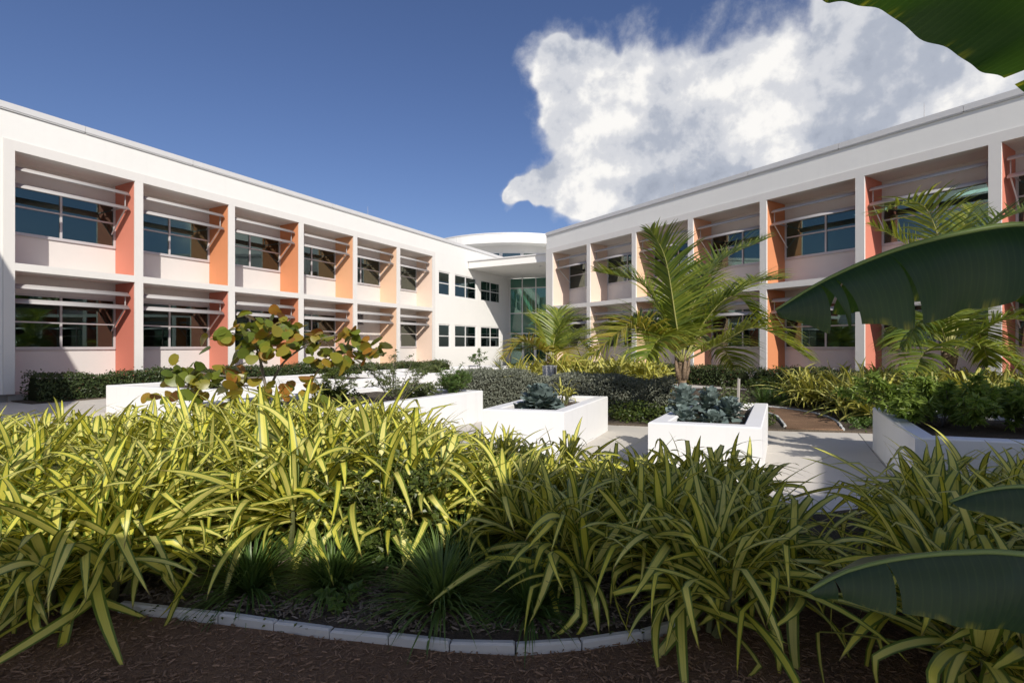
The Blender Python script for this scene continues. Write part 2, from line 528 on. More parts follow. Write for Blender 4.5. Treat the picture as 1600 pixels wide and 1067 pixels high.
# ================================================================== WINGS
def airfoil(L, chord, thick, tilt):
    """sunshade blade along x, front edge low"""
    n = 10; prof = []
    for k in range(n):
        th = 2 * math.pi * k / n
        y = -math.cos(th) * chord / 2; z = math.sin(th) * thick / 2 * (1.0 - 0.35 * math.cos(th + math.pi))
        prof.append((y * math.cos(tilt) - z * math.sin(tilt), y * math.sin(tilt) + z * math.cos(tilt)))
    m = MB()
    vs = [(0, y, z) for y, z in prof] + [(L, y, z) for y, z in prof]
    fs = [(k, n + k, n + (k + 1) % n, (k + 1) % n) for k in range(n)] + [tuple(range(n)), tuple(reversed(range(n, 2 * n)))]
    return m.add(vs, fs)


def window(parent, x0, x1, z0, z1, y, cols, zs, fr=0.06, mat='alu', glass='glass', depth=0.09, name='window'):
    """frame with mullions and transoms; every pane is a piece of its own"""
    m = MB()
    m.box(x0, x0 + fr, y, y + depth, z0, z1); m.box(x1 - fr, x1, y, y + depth, z0, z1)
    m.box(x0 + fr, x1 - fr, y, y + depth, z0, z0 + fr); m.box(x0 + fr, x1 - fr, y, y + depth, z1 - fr, z1)
    xs = [x0 + fr * 0.5] + list(cols) + [x1 - fr * 0.5]
    zz = [z0 + fr * 0.5] + list(zs) + [z1 - fr * 0.5]
    for c in cols: m.box(c - fr * 0.5, c + fr * 0.5, y + 0.003, y + depth - 0.003, z0 + fr, z1 - fr)
    for i in range(len(xs) - 1):
        for t in zs: m.box(xs[i] + fr * 0.5, xs[i + 1] - fr * 0.5, y + 0.006, y + depth - 0.006, t - fr * 0.42, t + fr * 0.42)
    w = m.obj(name, mat, parent)
    for i in range(len(xs) - 1):
        for k in range(len(zz) - 1):
            p = MB(); a, b = xs[i] + fr * 0.42, xs[i + 1] - fr * 0.42; c, d = zz[k] + fr * 0.36, zz[k + 1] - fr * 0.36
            p.box(a, b, y + depth * 0.45, y + depth * 0.45 + 0.012, c, d)
            p.obj('pane', glass, w)
    return w


ZT, ZC = 8.28, 8.46
Z_SOF, Z_BAND = 7.15, 7.44
Z_M0, Z_M1 = 3.74, 3.96
REC = 1.29


def wing(name, label, O, dirv, nb, B, PW, x_lo, x_hi, cols_up, cols_lo, lead=0.0, special=None):
    ang = math.atan2(dirv[1], dirv[0])
    root = empty(name, (O[0], O[1], 0), ang, label, 'building')
    sp = special or {}
    xe = nb * B + PW
    # upper wall with coping pieces on top
    m = MB(); m.box(x_lo, x_hi, 0.03, 0.33, Z_BAND, ZT); m.obj('parapet_wall', 'white', root)
    x = x_lo
    while x < x_hi - 0.01:
        e = min(x + 3.3, x_hi)
        c = MB(); c.box(x + 0.005, e - 0.005, -0.03, 0.42, ZT + 0.002, ZC); c.box(x + 0.02, e - 0.02, -0.012, 0.02, ZT - 0.035, ZT + 0.004)
        c.obj('coping', 'coping', root); x = e
    m = MB(); m.box(-lead, xe, 0.0, 0.33, Z_SOF, Z_BAND - 0.001); m.obj('top_beam', 'frame', root)
    m = MB(); m.box(PW * 0.5, xe - PW * 0.5, 0.334, REC + 0.02, Z_SOF + 0.012, Z_SOF + 0.16); m.obj('soffit', 'soffit', root)
    m = MB(); m.box(x_lo, x_hi, 0.335, 9.0, 7.8, 8.0); m.obj('roof', 'coping', root)
    # piers and coloured fins
    for k in range(nb + 1):
        xa = k * B; pier = MB(); pier.box(xa if k else xa - lead, xa + PW, 0.0, 0.07, 0.22, Z_SOF - 0.001); pier.obj('pier', 'frame', root)
        for (z0, z1, cs) in ((0.22, Z_M0 - 0.001, cols_lo), (Z_M1 - 0.1, Z_SOF + 0.011, cols_up)):
            f = MB(); f.box((xa if k else xa - lead) + 0.003, xa + PW - 0.003, 0.071, REC + 0.01, z0, z1)
            f.obj('fin', fins[cs[k]], root)
    for k in range(nb):
        a, b = k * B + PW, (k + 1) * B
        m = MB(); m.box(a + 0.001, b - 0.001, 0.002, REC + 0.005, Z_M0, Z_M1); m.obj('ledge', 'frame', root)
        mid = (a + b) / 2
        for (z0, z1, w0, w1, tz, blades, key) in ((0.05, Z_M0, 1.50, 3.20, [2.33], (3.33, 2.90), 'lo'), (Z_M1, Z_SOF + 0.011, 5.0, 6.56, [5.84], (6.74, 6.25), 'up')):
            what = sp.get((key, k))
            pm = MB(); pm2 = MB()
            if what == 'vent':
                pm.box(a, b, REC, REC + 0.2, z0, 2.75); pm.box(a, a + 0.35, REC, REC + 0.2, 2.75, 3.35); pm.box(a + 1.75, b, REC, REC + 0.2, 2.75, 3.35); pm.box(a, b, REC, REC + 0.2, 3.35, z1)
                pm.obj('wall_panel', 'panel', root)
                vg = MB(); vg.box(a + 0.35, a + 0.39, REC - 0.02, REC + 0.1, 2.75, 3.35); vg.box(a + 1.71, a + 1.75, REC - 0.02, REC + 0.1, 2.75, 3.35); vg.box(a + 1.03, a + 1.07, REC - 0.02, REC + 0.1, 2.75, 3.35)
                gr = vg.obj('vent_grille', 'alu', root)
                dk = MB(); dk.box(a + 0.35, a + 1.75, REC + 0.12, REC + 0.14, 2.75, 3.35); dk.obj('vent_back', 'dark', gr)
                for q in range(6):
                    s_ = MB(); s_.add([(a + 0.39, REC - 0.01, 2.78 + q * 0.095), (a + 1.71, REC - 0.01, 2.78 + q * 0.095), (a + 1.71, REC + 0.09, 2.84 + q * 0.095), (a + 0.39, REC + 0.09, 2.84 + q * 0.095),
                                       (a + 0.39, REC - 0.01, 2.79 + q * 0.095), (a + 1.71, REC - 0.01, 2.79 + q * 0.095), (a + 1.71, REC + 0.09, 2.85 + q * 0.095), (a + 0.39, REC + 0.09, 2.85 + q * 0.095)],
                                      [(3, 2, 1, 0), (4, 5, 6, 7), (0, 1, 5, 4), (1, 2, 6, 5), (2, 3, 7, 6), (3, 0, 4, 7)])
                    s_.obj('slat', 'alu', gr)
            else:
                pm.box(a, b, REC, REC + 0.2, z0, w0); pm.obj('wall_panel', 'panel', root)
                pm2.box(a, b, REC, REC + 0.2, w1, z1); pm2.obj('wall_panel', 'panel', root)
                w = window(root, a + 0.004, b - 0.004, w0, w1, REC - 0.025, [mid], tz)
                if True:
                    bl = MB(); bl.box(a + 0.02, b - 0.02, REC - 0.05, REC - 0.02, w0 - 0.035, w0 - 0.003); bl.obj('sill', 'alu', w)
                    if blind_rnd.random() < 0.55:
                        d_ = 0.25 + 0.5 * blind_rnd.random(); half = blind_rnd.random() < 0.5
                        q = MB(); q.box(a + 0.1 if half else mid + 0.06, mid - 0.06 if half else b - 0.1, REC + 0.16, REC + 0.17, w1 - d_, w1 - 0.04); q.obj('blind', 'room', w)
            for zb in blades:
                bl = airfoil(b - a - 0.12, 0.25, 0.06, R(38)).obj('sunshade_blade', 'metal', root, True)
                bl.location = (a + 0.06, 0.30, zb)
            zb = blades[1]
            for xs_ in (a + 0.10, b - 0.12):
                s_ = MB()
                s_.tube([(xs_, 0.36, zb - 0.02), (xs_, REC - 0.01, zb - 0.80)], 0.022, 4)
                s_.obj('strut', 'alu_white', root)
                s_ = MB(); s_.box(xs_ - 0.015, xs_ + 0.015, 0.36, REC - 0.01, zb + 0.02, zb + 0.06); s_.box(xs_ - 0.012, xs_ + 0.012, 0.36, 0.40, zb + 0.06, blades[0])
                s_.obj('bracket', 'metal', root)
    # rooms behind the glass
    for (z0, z1) in ((0.05, 3.6), (3.9, 7.1)):
        r = MB()
        r.add([(PW, REC + 0.21, z0), (xe, REC + 0.21, z0), (xe, 7.5, z0), (PW, 7.5, z0)], [(0, 1, 2, 3)], 1)
        r.add([(PW, REC + 0.21, z1), (xe, REC + 0.21, z1), (xe, 7.5, z1), (PW, 7.5, z1)], [(3, 2, 1, 0)])
        r.add([(PW, 7.5, z0), (xe, 7.5, z0), (xe, 7.5, z1), (PW, 7.5, z1)], [(3, 2, 1, 0)])
        for q in range(0, nb + 1, 2): r.box(q * B + 0.06, q * B + 0.18, REC + 0.22, 7.49, z0 + 0.005, z1 - 0.005)
        r.obj('room', ['room', 'room_floor'], root)
        for q in range(nb):
            for yy in (2.6, 4.8):
                if blind_rnd.random() < 0.6:
                    lm = MB(); xx = q * B + B * 0.55; lm.box(xx - 0.6, xx + 0.6, yy, yy + 0.3, z1 - 0.05, z1 - 0.02); lm.obj('ceiling_light', 'lamp', root)
    m = MB(); m.box(PW * 0.5, xe - PW * 0.5, 0.10, REC + 0.02, -0.1, 0.2); m.obj('plinth', 'plinth', root)
    return root


blind_rnd = random.Random(3)
fins = {}
for k_, c_ in {'coral': (206, 130, 110), 'redcoral': (197, 118, 101), 'orange': (210, 140, 99), 'orange2': (206, 134, 100), 'light': (222, 168, 128), 'peach': (228, 192, 162),
               'pale': (230, 206, 188), 'salmon': (222, 172, 142)}.items():
    fins[k_] = fin_mat(k_, c_)

OL = (-14.28, 14.37)
BL_, PWL = 3.30, 0.25
left = wing('school_wing', 'two-storey white wing on the left with coral to pale peach fins', OL, UL, 6, BL_, PWL, -8.0, 34.0,
            ['coral', 'coral', 'orange', 'orange', 'light', 'peach', 'pale'], ['coral', 'redcoral', 'coral', 'orange2', 'salmon', 'peach', 'pale'],
            special={('lo', 4): 'vent'})
# the blank end of that wing towards the camera, and the plain part with square windows towards the entrance
m = MB(); m.box(-8.0, -0.002, 0.03, 0.33, 0.22, Z_BAND - 0.002); m.obj('end_wall', 'white', left)
m = MB(); m.box(-8.0, 0.2, 0.20, 0.5, -0.1, 0.218); m.obj('plinth', 'plinth', left)
xe = 6 * BL_ + PWL
groups = [(20.43, 21.70, []), (22.22, 24.92, [23.57]), (25.5, 28.3, [26.9])]
X_END = 34.0
m = MB(); ya, yb = 0.03, 0.33
edges = [xe + 0.001]
for a, b, c in groups: edges += [a, b]
edges.append(X_END)
for k in range(0, len(edges), 2): m.box(edges[k], edges[k + 1], ya, yb, 0.1, Z_BAND - 0.001)
for a, b, c in groups:
    for z0, z1 in ((0.1, 1.47), (2.98, 4.83), (6.34, Z_BAND - 0.001)): m.box(a, b, ya, yb, z0, z1)
m.obj('plain_wall', 'white', left)
for a, b, c in groups:
    window(left, a, b, 4.83, 6.34, 0.06, c, [5.60], 0.07, 'alu_white', 'glass_green')
    window(left, a, b, 1.47, 2.98, 0.06, c, [2.22], 0.07, 'alu_white', 'glass_green')
m = MB(); m.add([(xe, 5.5, 0.1), (X_END, 5.5, 0.1), (X_END, 5.5, 7.4), (xe, 5.5, 7.4)], [(3, 2, 1, 0)]); m.box(xe, X_END, 0.4, 5.5, 3.6, 3.9); m.box(xe, X_END, 0.4, 5.5, 7.0, 7.2)
m.add([(xe, 0.4, 0.05), (X_END, 0.4, 0.05), (X_END, 5.5, 0.05), (xe, 5.5, 0.05)], [(0, 1, 2, 3)], 1)
m.obj('hall', ['room', 'room_floor'], left)

ORR = (2.07, 31.2)
DR = (0.547, -0.837)
BR_, PWR = 3.325, 0.27
right = wing('school_wing', 'two-storey white wing on the right with pale peach to coral fins behind the palms', (ORR[0] + DR[0] * 0.38, ORR[1] + DR[1] * 0.38), DR, 9, BR_, PWR, -0.38, 34.0,
             ['pale', 'pale', 'peach', 'salmon', 'orange', 'coral', 'coral', 'redcoral', 'redcoral', 'redcoral'], ['pale', 'pale', 'peach', 'salmon', 'orange', 'coral', 'coral', 'redcoral', 'redcoral', 'redcoral'], lead=0.38)
m = MB(); m.box(-0.38, -0.2, 0.34, 9.0, 0.0, ZT); m.obj('end_wall', 'white', right)
m = MB(); m.box(9 * BR_ + PWR + 0.002, 34.0, 0.03, 0.33, 0.1, Z_BAND - 0.002); m.obj('end_wall', 'white', right)

# lightning rods on the roofs
for (par, xs_) in ((left, (14.5, 22.8)), (right, (18.4, 9.0))):
    for x_ in xs_:
        m = MB(); m.tube([(x_, 0.3, ZC - 0.02), (x_, 0.3, ZC + 0.02)], 0.03, 6); m.tube([(x_, 0.3, ZC), (x_, 0.3, ZC + 0.55)], [0.011, 0.005], 5); m.obj('lightning_rod', 'metal', par)

# ================================================================== ENTRANCE
ent = empty('entrance_hall', (0, 0, 0), 0, 'glazed green entrance under a white canopy between the two wings', 'building')
G0 = Vector((-0.15, 40.6)); G1 = Vector((3.9, 39.3))
gd = (G1 - G0).normalized(); L_ = (G1 - G0).length
gang = math.atan2(gd.y, gd.x)
gw = MB()
cols_x = [0.0, 1.02, 2.12, 3.22, L_]
rows_z = [0.06, 2.20, 2.56, 4.14, 6.12, 6.90]
for c in cols_x: gw.box(c - 0.04, c + 0.04, -0.06, 0.08, 0.06, 6.95)
for r_ in rows_z[1:-1]:
    for i in range(len(cols_x) - 1): gw.box(cols_x[i] + 0.04, cols_x[i + 1] - 0.04, -0.055, 0.075, r_ - 0.035, r_ + 0.035)
cw = gw.obj('curtain_wall', 'alu_white', ent); cw.location = (G0.x, G0.y, 0); cw.rotation_euler = (0, 0, gang)
for i in range(len(cols_x) - 1):
    for k in range(len(rows_z) - 1):
        if k == 0 and i == 1: continue
        p = MB(); p.box(cols_x[i] + 0.035, cols_x[i + 1] - 0.035, 0.0, 0.014, rows_z[k] + 0.03, rows_z[k + 1] - 0.03)
        p.obj('pane', 'spandrel' if k in (2, 4) else 'glass_green', cw)
dm = MB(); x0, x1 = 1.06, 2.08
dm.box(x0, x0 + 0.11, -0.07, 0.05, 0.06, 2.16); dm.box(x1 - 0.11, x1, -0.07, 0.05, 0.06, 2.16); dm.box(x0 + 0.11, x1 - 0.11, -0.07, 0.05, 2.03, 2.16); dm.box(x0 + 0.11, x1 - 0.11, -0.07, 0.05, 0.06, 0.3)
dr = dm.obj('door', 'alu_white', ent); dr.location = cw.location; dr.rotation_euler = cw.rotation_euler
p = MB(); p.box(x0 + 0.1, x1 - 0.1, -0.01, 0.005, 0.29, 2.04); p.obj('pane', 'glass_green', dr)
p = MB(); p.tube([(x0 + 0.2, -0.12, 0.85), (x0 + 0.2, -0.12, 1.4)], 0.015, 6); p.tube([(x0 + 0.2, -0.12, 0.9), (x0 + 0.12, -0.05, 0.9)], 0.012, 5); p.tube([(x0 + 0.2, -0.12, 1.35), (x0 + 0.12, -0.05, 1.35)], 0.012, 5); p.obj('handle', 'metal', dr)
m = MB(); m.prism([(-3.0, 35.35), (2.3, 32.4), (5.0, 38.9), (-0.2, 40.75)], 6.92, 7.38); m.obj('canopy', 'white', ent)
m = MB(); m.prism([(-3.08, 35.3), (2.36, 32.28), (2.42, 32.42), (-2.95, 35.42)], 7.38, 7.46); m.obj('coping', 'coping', ent)
# hall behind the glass
m = MB(); m.box(-4.5, 7.5, 46.0, 46.2, 0.0, 8.0); m.box(-4.5, 7.5, 41.0, 46.0, 3.55, 3.85); m.add([(-4.5, 38, 0.02), (7.5, 38, 0.02), (7.5, 46, 0.02), (-4.5, 46, 0.02)], [(0, 1, 2, 3)], 1)
m.box(-4.5, 7.5, 41.2, 46.0, 6.95, 7.1)
m.obj('hall', ['room', 'room_floor'], ent)
for (x_, y_, z_) in ((0.6, 43, 6.94), (2.2, 43, 6.94), (0.8, 42.6, 3.54), (3.0, 42.6, 3.54)):
    m = MB(); m.box(x_ - 0.5, x_ + 0.5, y_, y_ + 0.12, z_ - 0.05, z_ - 0.01); m.obj('ceiling_light', 'lamp', ent)
m = MB(); m.tube([(1.9, 34.2, 6.915), (1.9, 34.2, 6.86)], 0.09, 12); m.obj('downlight', 'alu_white', ent)

# round lantern roof over the hall
DC = Vector((-0.05, 49.2)); DRAD = 8.2
drum = empty('roof_lantern', (DC.x, DC.y, 0), 0, 'round white roof lantern rising behind the entrance canopy', 'roof lantern')
def arc(r, n=72): return [(r * math.cos(2 * math.pi * k / n), r * math.sin(2 * math.pi * k / n)) for k in range(n)]
m = MB(); m.ring(arc(DRAD), arc(DRAD - 0.3), 9.86, 10.56); m.obj('fascia', 'white', drum)
m = MB(); m.ring(arc(DRAD + 0.03), arc(DRAD - 0.35), 10.562, 10.66); m.obj('coping', 'coping', drum)
m = MB(); m.prism(arc(DRAD - 0.31), 9.9, 10.1); m.obj('roof', 'white', drum)
wr = DRAD - 1.5
m = MB(); m.ring(arc(wr), arc(wr - 0.25), 9.35, 9.899); m.ring(arc(wr), arc(wr - 0.25), 7.4, 8.55); m.obj('wall', 'white', drum)
nw = 24
for k in range(nw):
    a0 = 2 * math.pi * k / nw
    mm = MB(); half = wr * math.sin(math.pi / nw)
    mm.box(-half, -half + 0.13, -0.03, 0.12, 8.55, 9.35); mm.box(half - 0.13, half, -0.03, 0.12, 8.55, 9.35); mm.box(-half + 0.13, half - 0.13, -0.03, 0.1, 9.27, 9.35); mm.box(-half + 0.13, half - 0.13, -0.03, 0.1, 8.55, 8.62)
    w = mm.obj('window', 'alu_white', drum); w.location = (math.sin(a0) * wr * 0.995, -math.cos(a0) * wr * 0.995, 0); w.rotation_euler = (0, 0, a0)
    pp = MB(); pp.box(-half + 0.12, half - 0.12, 0.03, 0.045, 8.6, 9.29); pp.obj('pane', 'glass', w)
m = MB(); m.box(-6.5, 9.0, 41.1, 58.0, 7.12, 7.39); m.obj('hall_roof', 'coping', ent)

# ================================================================== REST OF THE COURTYARD and shade roofs, behind the camera (throwing the shade in front)
def block(name, label, poly, z0, z1, mat='white', cat='building'):
    b = empty(name, (poly[0][0], poly[0][1], 0), 0, label, cat)
    o = Vector((poly[0][0], poly[0][1]))
    pl = [(x - o.x, y - o.y) for x, y in poly]
    m = MB(); m.prism(pl, z0, z1); m.obj('wall', mat, b)
    c = Vector((sum(p[0] for p in pl) / len(pl), sum(p[1] for p in pl) / len(pl)))
    m = MB(); m.prism([tuple(Vector(p) + (Vector(p) - c).normalized() * 0.06) for p in pl], z1 + 0.002, z1 + 0.1); m.obj('coping', 'coping', b)
    return b

k_sh = 1.0 / math.tan(R(SUN_EL))
def back(gx, gy, z): return Vector((gx + SX * k_sh * z, gy + SY * k_sh * z))       # roof point whose shadow falls on gx, gy
WR = Vector((-0.547, 0.837)); WP = Vector((0.837, 0.547))
# west block that closes the court on the left
c1 = back(-9.1, 9.4, 8.46)
a0_, a1_ = c1 + WR * 18.6, c1 + WR * 3.0
block('school_block', 'white two-storey block behind the camera on the left', [tuple(a0_), tuple(a0_ - WP * 10), tuple(a1_ - WP * 10), tuple(a1_)], 0.0, 8.36)
# unseen roofs behind the viewer, shaped to throw the foreground shade
def roofed(name, label, poly, z0, z1, posts):
    b = empty(name, (poly[0][0], poly[0][1], 0), 0, label, 'shade_roof')
    o = Vector((poly[0][0], poly[0][1]))
    m = MB(); m.prism([(x - o.x, y - o.y) for x, y in poly], z0, z1); m.obj('roof', 'white', b)
    for q in posts:
        m = MB(); m.box(q[0] - o.x - 0.12, q[0] - o.x + 0.12, q[1] - o.y - 0.12, q[1] - o.y + 0.12, 0.0, z0 - 0.002); m.obj('column', 'white', b)
ZR = 5.2
q0, q1, q2, q3 = back(-0.25, 5.1, ZR), back(3.3, 5.5, ZR), back(5.29, 8.77, ZR), back(5.29, 8.77, ZR) + UR * 7.5
q4, q5 = back(0.0, 1.5, ZR) + UR * 6.5, back(-1.2, 1.9, ZR)
roofed('shade_roof', 'unseen white roof behind the camera, shaped to shade the right foreground', [tuple(q0), tuple(q5), tuple(q4), tuple(q3), tuple(q2), tuple(q1)], ZR - 0.22, ZR,
       [tuple(q5 + UR * 0.7 + UL * 0.8), tuple(q4 + UL * 0.8 - UR * 0.6), tuple(q3 - UL * 0.7 - UR * 0.7), tuple(q2 + UR * 0.8 - UL * 0.8)])
c3 = back(-6.5, 3.75, 3.1); c4 = back(0.4, 3.6, 3.1)  # low roof strip put in to shade the front of the bed
roofed('low_shade_roof', 'unseen low white roof behind the camera, shaped to shade the front edge', [tuple(c3), (c3.x, c3.y - 1.5), (c4.x, c4.y - 1.5), tuple(c4)], 2.92, 3.1,
       [(c3.x + 0.4, c3.y - 0.75), (c4.x - 3.2, c4.y - 0.75)])

# ================================================================== PLANTERS AND BEDS
def inset(poly, d):
    n = len(poly); out = []
    area = sum(poly[i][0] * poly[(i + 1) % n][1] - poly[(i + 1) % n][0] * poly[i][1] for i in range(n))
    sg = 1 if area > 0 else -1
    ls = []
    for i in range(n):
        a, b = Vector(poly[i]), Vector(poly[(i + 1) % n]); t = (b - a).normalized(); nn = Vector((-t.y, t.x)) * sg
        ls.append((a + nn * d, t))
    for i in range(n):
        (p, t), (q, u) = ls[i - 1], ls[i]
        den = t.x * u.y - t.y * u.x; s = ((q.x - p.x) * u.y - (q.y - p.y) * u.x) / den
        out.append(tuple(p + t * s))
    return out


PH = 0.65
def planter(poly, label, h=PH):
    c = Vector((sum(p[0] for p in poly) / len(poly), sum(p[1] for p in poly) / len(poly)))
    pl = [(x - c.x, y - c.y) for x, y in poly]
    b = empty('planter', (c.x, c.y, 0), 0, label, 'planter', 'white garden planters in the courtyard')
    ins = inset(pl, 0.2); bv = 0.014
    m = MB()
    o2, i2 = inset(pl, bv), inset(pl, 0.2 - bv)
    n = len(pl)
    rings = [[(x, y, 0.001) for x, y in pl], [(x, y, h - bv) for x, y in pl], [(x, y, h) for x, y in o2], [(x, y, h) for x, y in i2], [(x, y, h - bv) for x, y in ins], [(x, y, 0.05) for x, y in ins]]
    vs = sum(rings, []); fs = []
    area = sum(pl[i][0] * pl[(i + 1) % n][1] - pl[(i + 1) % n][0] * pl[i][1] for i in range(n))
    for r in range(5):
        for i in range(n):
            j = (i + 1) % n; f = (r * n + i, r * n + j, (r + 1) * n + j, (r + 1) * n + i)
            fs.append(f if area > 0 else tuple(reversed(f)))
    m.add(vs, fs); m.obj('wall', 'planter', b)
    m = MB(); m.prism(inset(pl, 0.195), 0.3, h - 0.10); m.obj('soil', 'soil', b)
    return b


P_E = [(1.69, 6.36), (2.90, 5.94), (4.22, 8.44), (3.05, 8.78)]
P_F = [(4.18, 5.31), (6.55, 4.55), (7.95, 7.0), (5.58, 7.92)]
P_D = [(-0.45, 7.68), (0.75, 7.34), (1.80, 9.62), (0.55, 9.98)]
P_C = [(-2.62, 7.6), (-0.62, 10.86), (-3.2, 12.0), (-5.3, 8.6)]
P_A = [(-9.75, 12.3), (-6.6, 10.95), (-5.3, 13.2), (-8.45, 14.6)]
P_B = [(-7.6, 15.6), (-4.5, 14.1), (-3.2, 16.3), (-6.3, 17.8)]
P_H = [(-5.6, 19.1), (-2.4, 17.6), (-1.3, 19.6), (-4.5, 21.1)]
P_G = [(-2.8, 23.2), (0.25, 21.9), (1.3, 23.8), (-1.7, 25.1)]
planter(P_E, 'low white planter with blue-grey kale and a stake before the tallest palm')
planter(P_F, 'big white planter at the right edge holding a leafy green bush')
planter(P_D, 'white planter in the middle with one round blue-grey kale')
planter(P_C, 'long white planter behind the striped bed under the round-leaved sea grape')
planter(P_A, 'white planter farthest left, beside the shaded paving and dark hedge')
planter(P_B, 'white planter partly hidden behind the sea grape branches')
planter(P_H, 'white planter in the background behind the sparse herb shrub')
planter(P_G, 'farthest white planter, in front of the entrance door')


def bed(name, poly, z, mat='soil', bumpy=0.02, step=0.22, seed=1, parent=None):
    """uneven planted ground inside a polygon"""
    rnd = random.Random(seed)
    xs = [p[0] for p in poly]; ys = [p[1] for p in poly]
    def inside(x, y):
        c = False; n = len(poly)
        for i in range(n):
            x1, y1 = poly[i]; x2, y2 = poly[(i + 1) % n]
            if (y1 > y) != (y2 > y) and x < (x2 - x1) * (y - y1) / (y2 - y1) + x1: c = not c
        return c
    m = MB(); n = len(poly)
    vs = [(x, y, z + 0.0) for x, y in poly]
    m.add(vs + [(x, y, -0.02) for x, y in poly], [(i, n + i, n + (i + 1) % n, (i + 1) % n) for i in range(n)])
    import mathutils
    tri = mathutils.geometry.delaunay_2d_cdt
    pts = [Vector(p) for p in poly]; ed = [(i, (i + 1) % n) for i in range(n)]
    y = min(ys)
    while y < max(ys):
        x = min(xs)
        while x < max(xs):
            qx, qy = x + rnd.uniform(-.07, .07), y + rnd.uniform(-.07, .07)
            if inside(qx, qy): pts.append(Vector((qx, qy)))
            x += step
        y += step
    V, E, F, *_ = tri(pts, ed, [], 1, 1e-5)
    m.add([(v.x, v.y, z + (rnd.uniform(-1, 1) * bumpy if i >= n else 0)) for i, v in enumerate(V)], [tuple(f) for f in F])
    o = m.obj(name, mat, parent, True)
    return tag(o, kind='structure')


edge_front = [(-9.0, 5.9), (-6.6, 4.75), (-5.0, 4.05), (-3.6, 3.5), (-2.35, 3.08), (-1.46, 2.90), (-0.68, 2.735), (-0.1, 2.655), (0.34, 2.69), (0.87, 2.84), (1.25, 3.10), (1.55, 3.55), (1.75, 4.1), (1.85, 4.8), (1.7, 5.4)]
front_poly = edge_front + [(1.2, 5.9), (-0.5, 6.5), (-2.6, 6.9), (-4.6, 7.3), (-6.6, 7.4), (-8.2, 6.9)]
bed('planting_bed', front_poly, 0.05, 'soil', 0.015, 0.2, 2)
bed('mulch_path', [(-14, 8.0), (-14, 3.0), (-4, 1.0), (2.2, 0.9), (2.6, 2.3), (2.45, 3.3), (2.5, 4.2), (2.3, 5.0), (1.75, 5.2), (1.2, 5.4), (-5.0, 5.8), (-9.0, 6.2)], 0.012, 'mulch', 0.006, 0.3, 3)
right_poly = [(2.0, 1.3), (2.15, 2.6), (2.35, 3.6), (2.5, 4.6), (3.4, 4.9), (4.2, 4.9), (6.6, 4.3), (8.5, 3.0), (8.5, 0.8), (4, 0.8)]
bed('planting_bed', right_poly, 0.055, 'soil', 0.015, 0.25, 4)
mid_poly = [(4.45, 9.72), (5.2, 9.55), (6.2, 9.4), (9.8, 8.6), (15.5, 10.5), (11.0, 16.8), (7.0, 18.8), (3.4, 16.4), (2.4, 14.0), (-1.8, 14.6), (-2.4, 12.8), (2.0, 10.3)]
bed('planting_bed', mid_poly, 0.04, 'soil', 0.015, 0.4, 5)
bed('planting_bed', [(-1.0, 15.6), (4.5, 15.2), (6.4, 19.4), (3.0, 22.2), (0.8, 20.6)], 0.04, 'soil', 0.015, 0.4, 6)
cres_o = [(5.95, 13.3), (6.6, 12.7), (6.9, 11.85), (6.72, 10.7), (6.1, 9.43)]
cres_i = [(5.13, 9.58), (5.6, 10.7), (5.85, 11.6), (5.6, 12.6), (5.0, 13.4)]
bed('mulch_path', cres_o + cres_i, 0.062, 'mulch', 0.006, 0.3, 7)
# hedge strips along the wings
def wl(s, y): o = Vector(OL) + UL * s + Vector((-UL.y, UL.x)) * y; return (o.x, o.y)
def wrr(s, y): d = Vector(DR); o = Vector(ORR) + d * s + Vector((-d.y, d.x)) * y; return (o.x, o.y)
bed('planting_bed', [wl(0.2, -1.25), wl(30, -1.25), wl(30, 0.19), wl(0.2, 0.19)], 0.03, 'soil', 0.01, 0.5, 8)
bed('planting_bed', [wrr(1, -1.25), wrr(34, -1.25), wrr(34, 0.09), wrr(1, 0.09)], 0.03, 'soil', 0.01, 0.5, 9)


def catmull(pts, step):
    P = [Vector(p) for p in pts]; P = [P[0] * 2 - P[1]] + P + [P[-1] * 2 - P[-2]]
    dense = []
    for i in range(1, len(P) - 2):
        for k in range(24):
            t = k / 24; a, b, c, d = P[i - 1:i + 3]
            dense.append(0.5 * ((2 * b) + (c - a) * t + (2 * a - 5 * b + 4 * c - d) * t * t + (3 * b - a - 3 * c + d) * t ** 3))
    dense.append(P[-2])
    out = [dense[0]]; acc = 0
    for a, b in zip(dense, dense[1:]):
        acc += (b - a).length
        if acc >= step: out.append(b); acc = 0
    return out


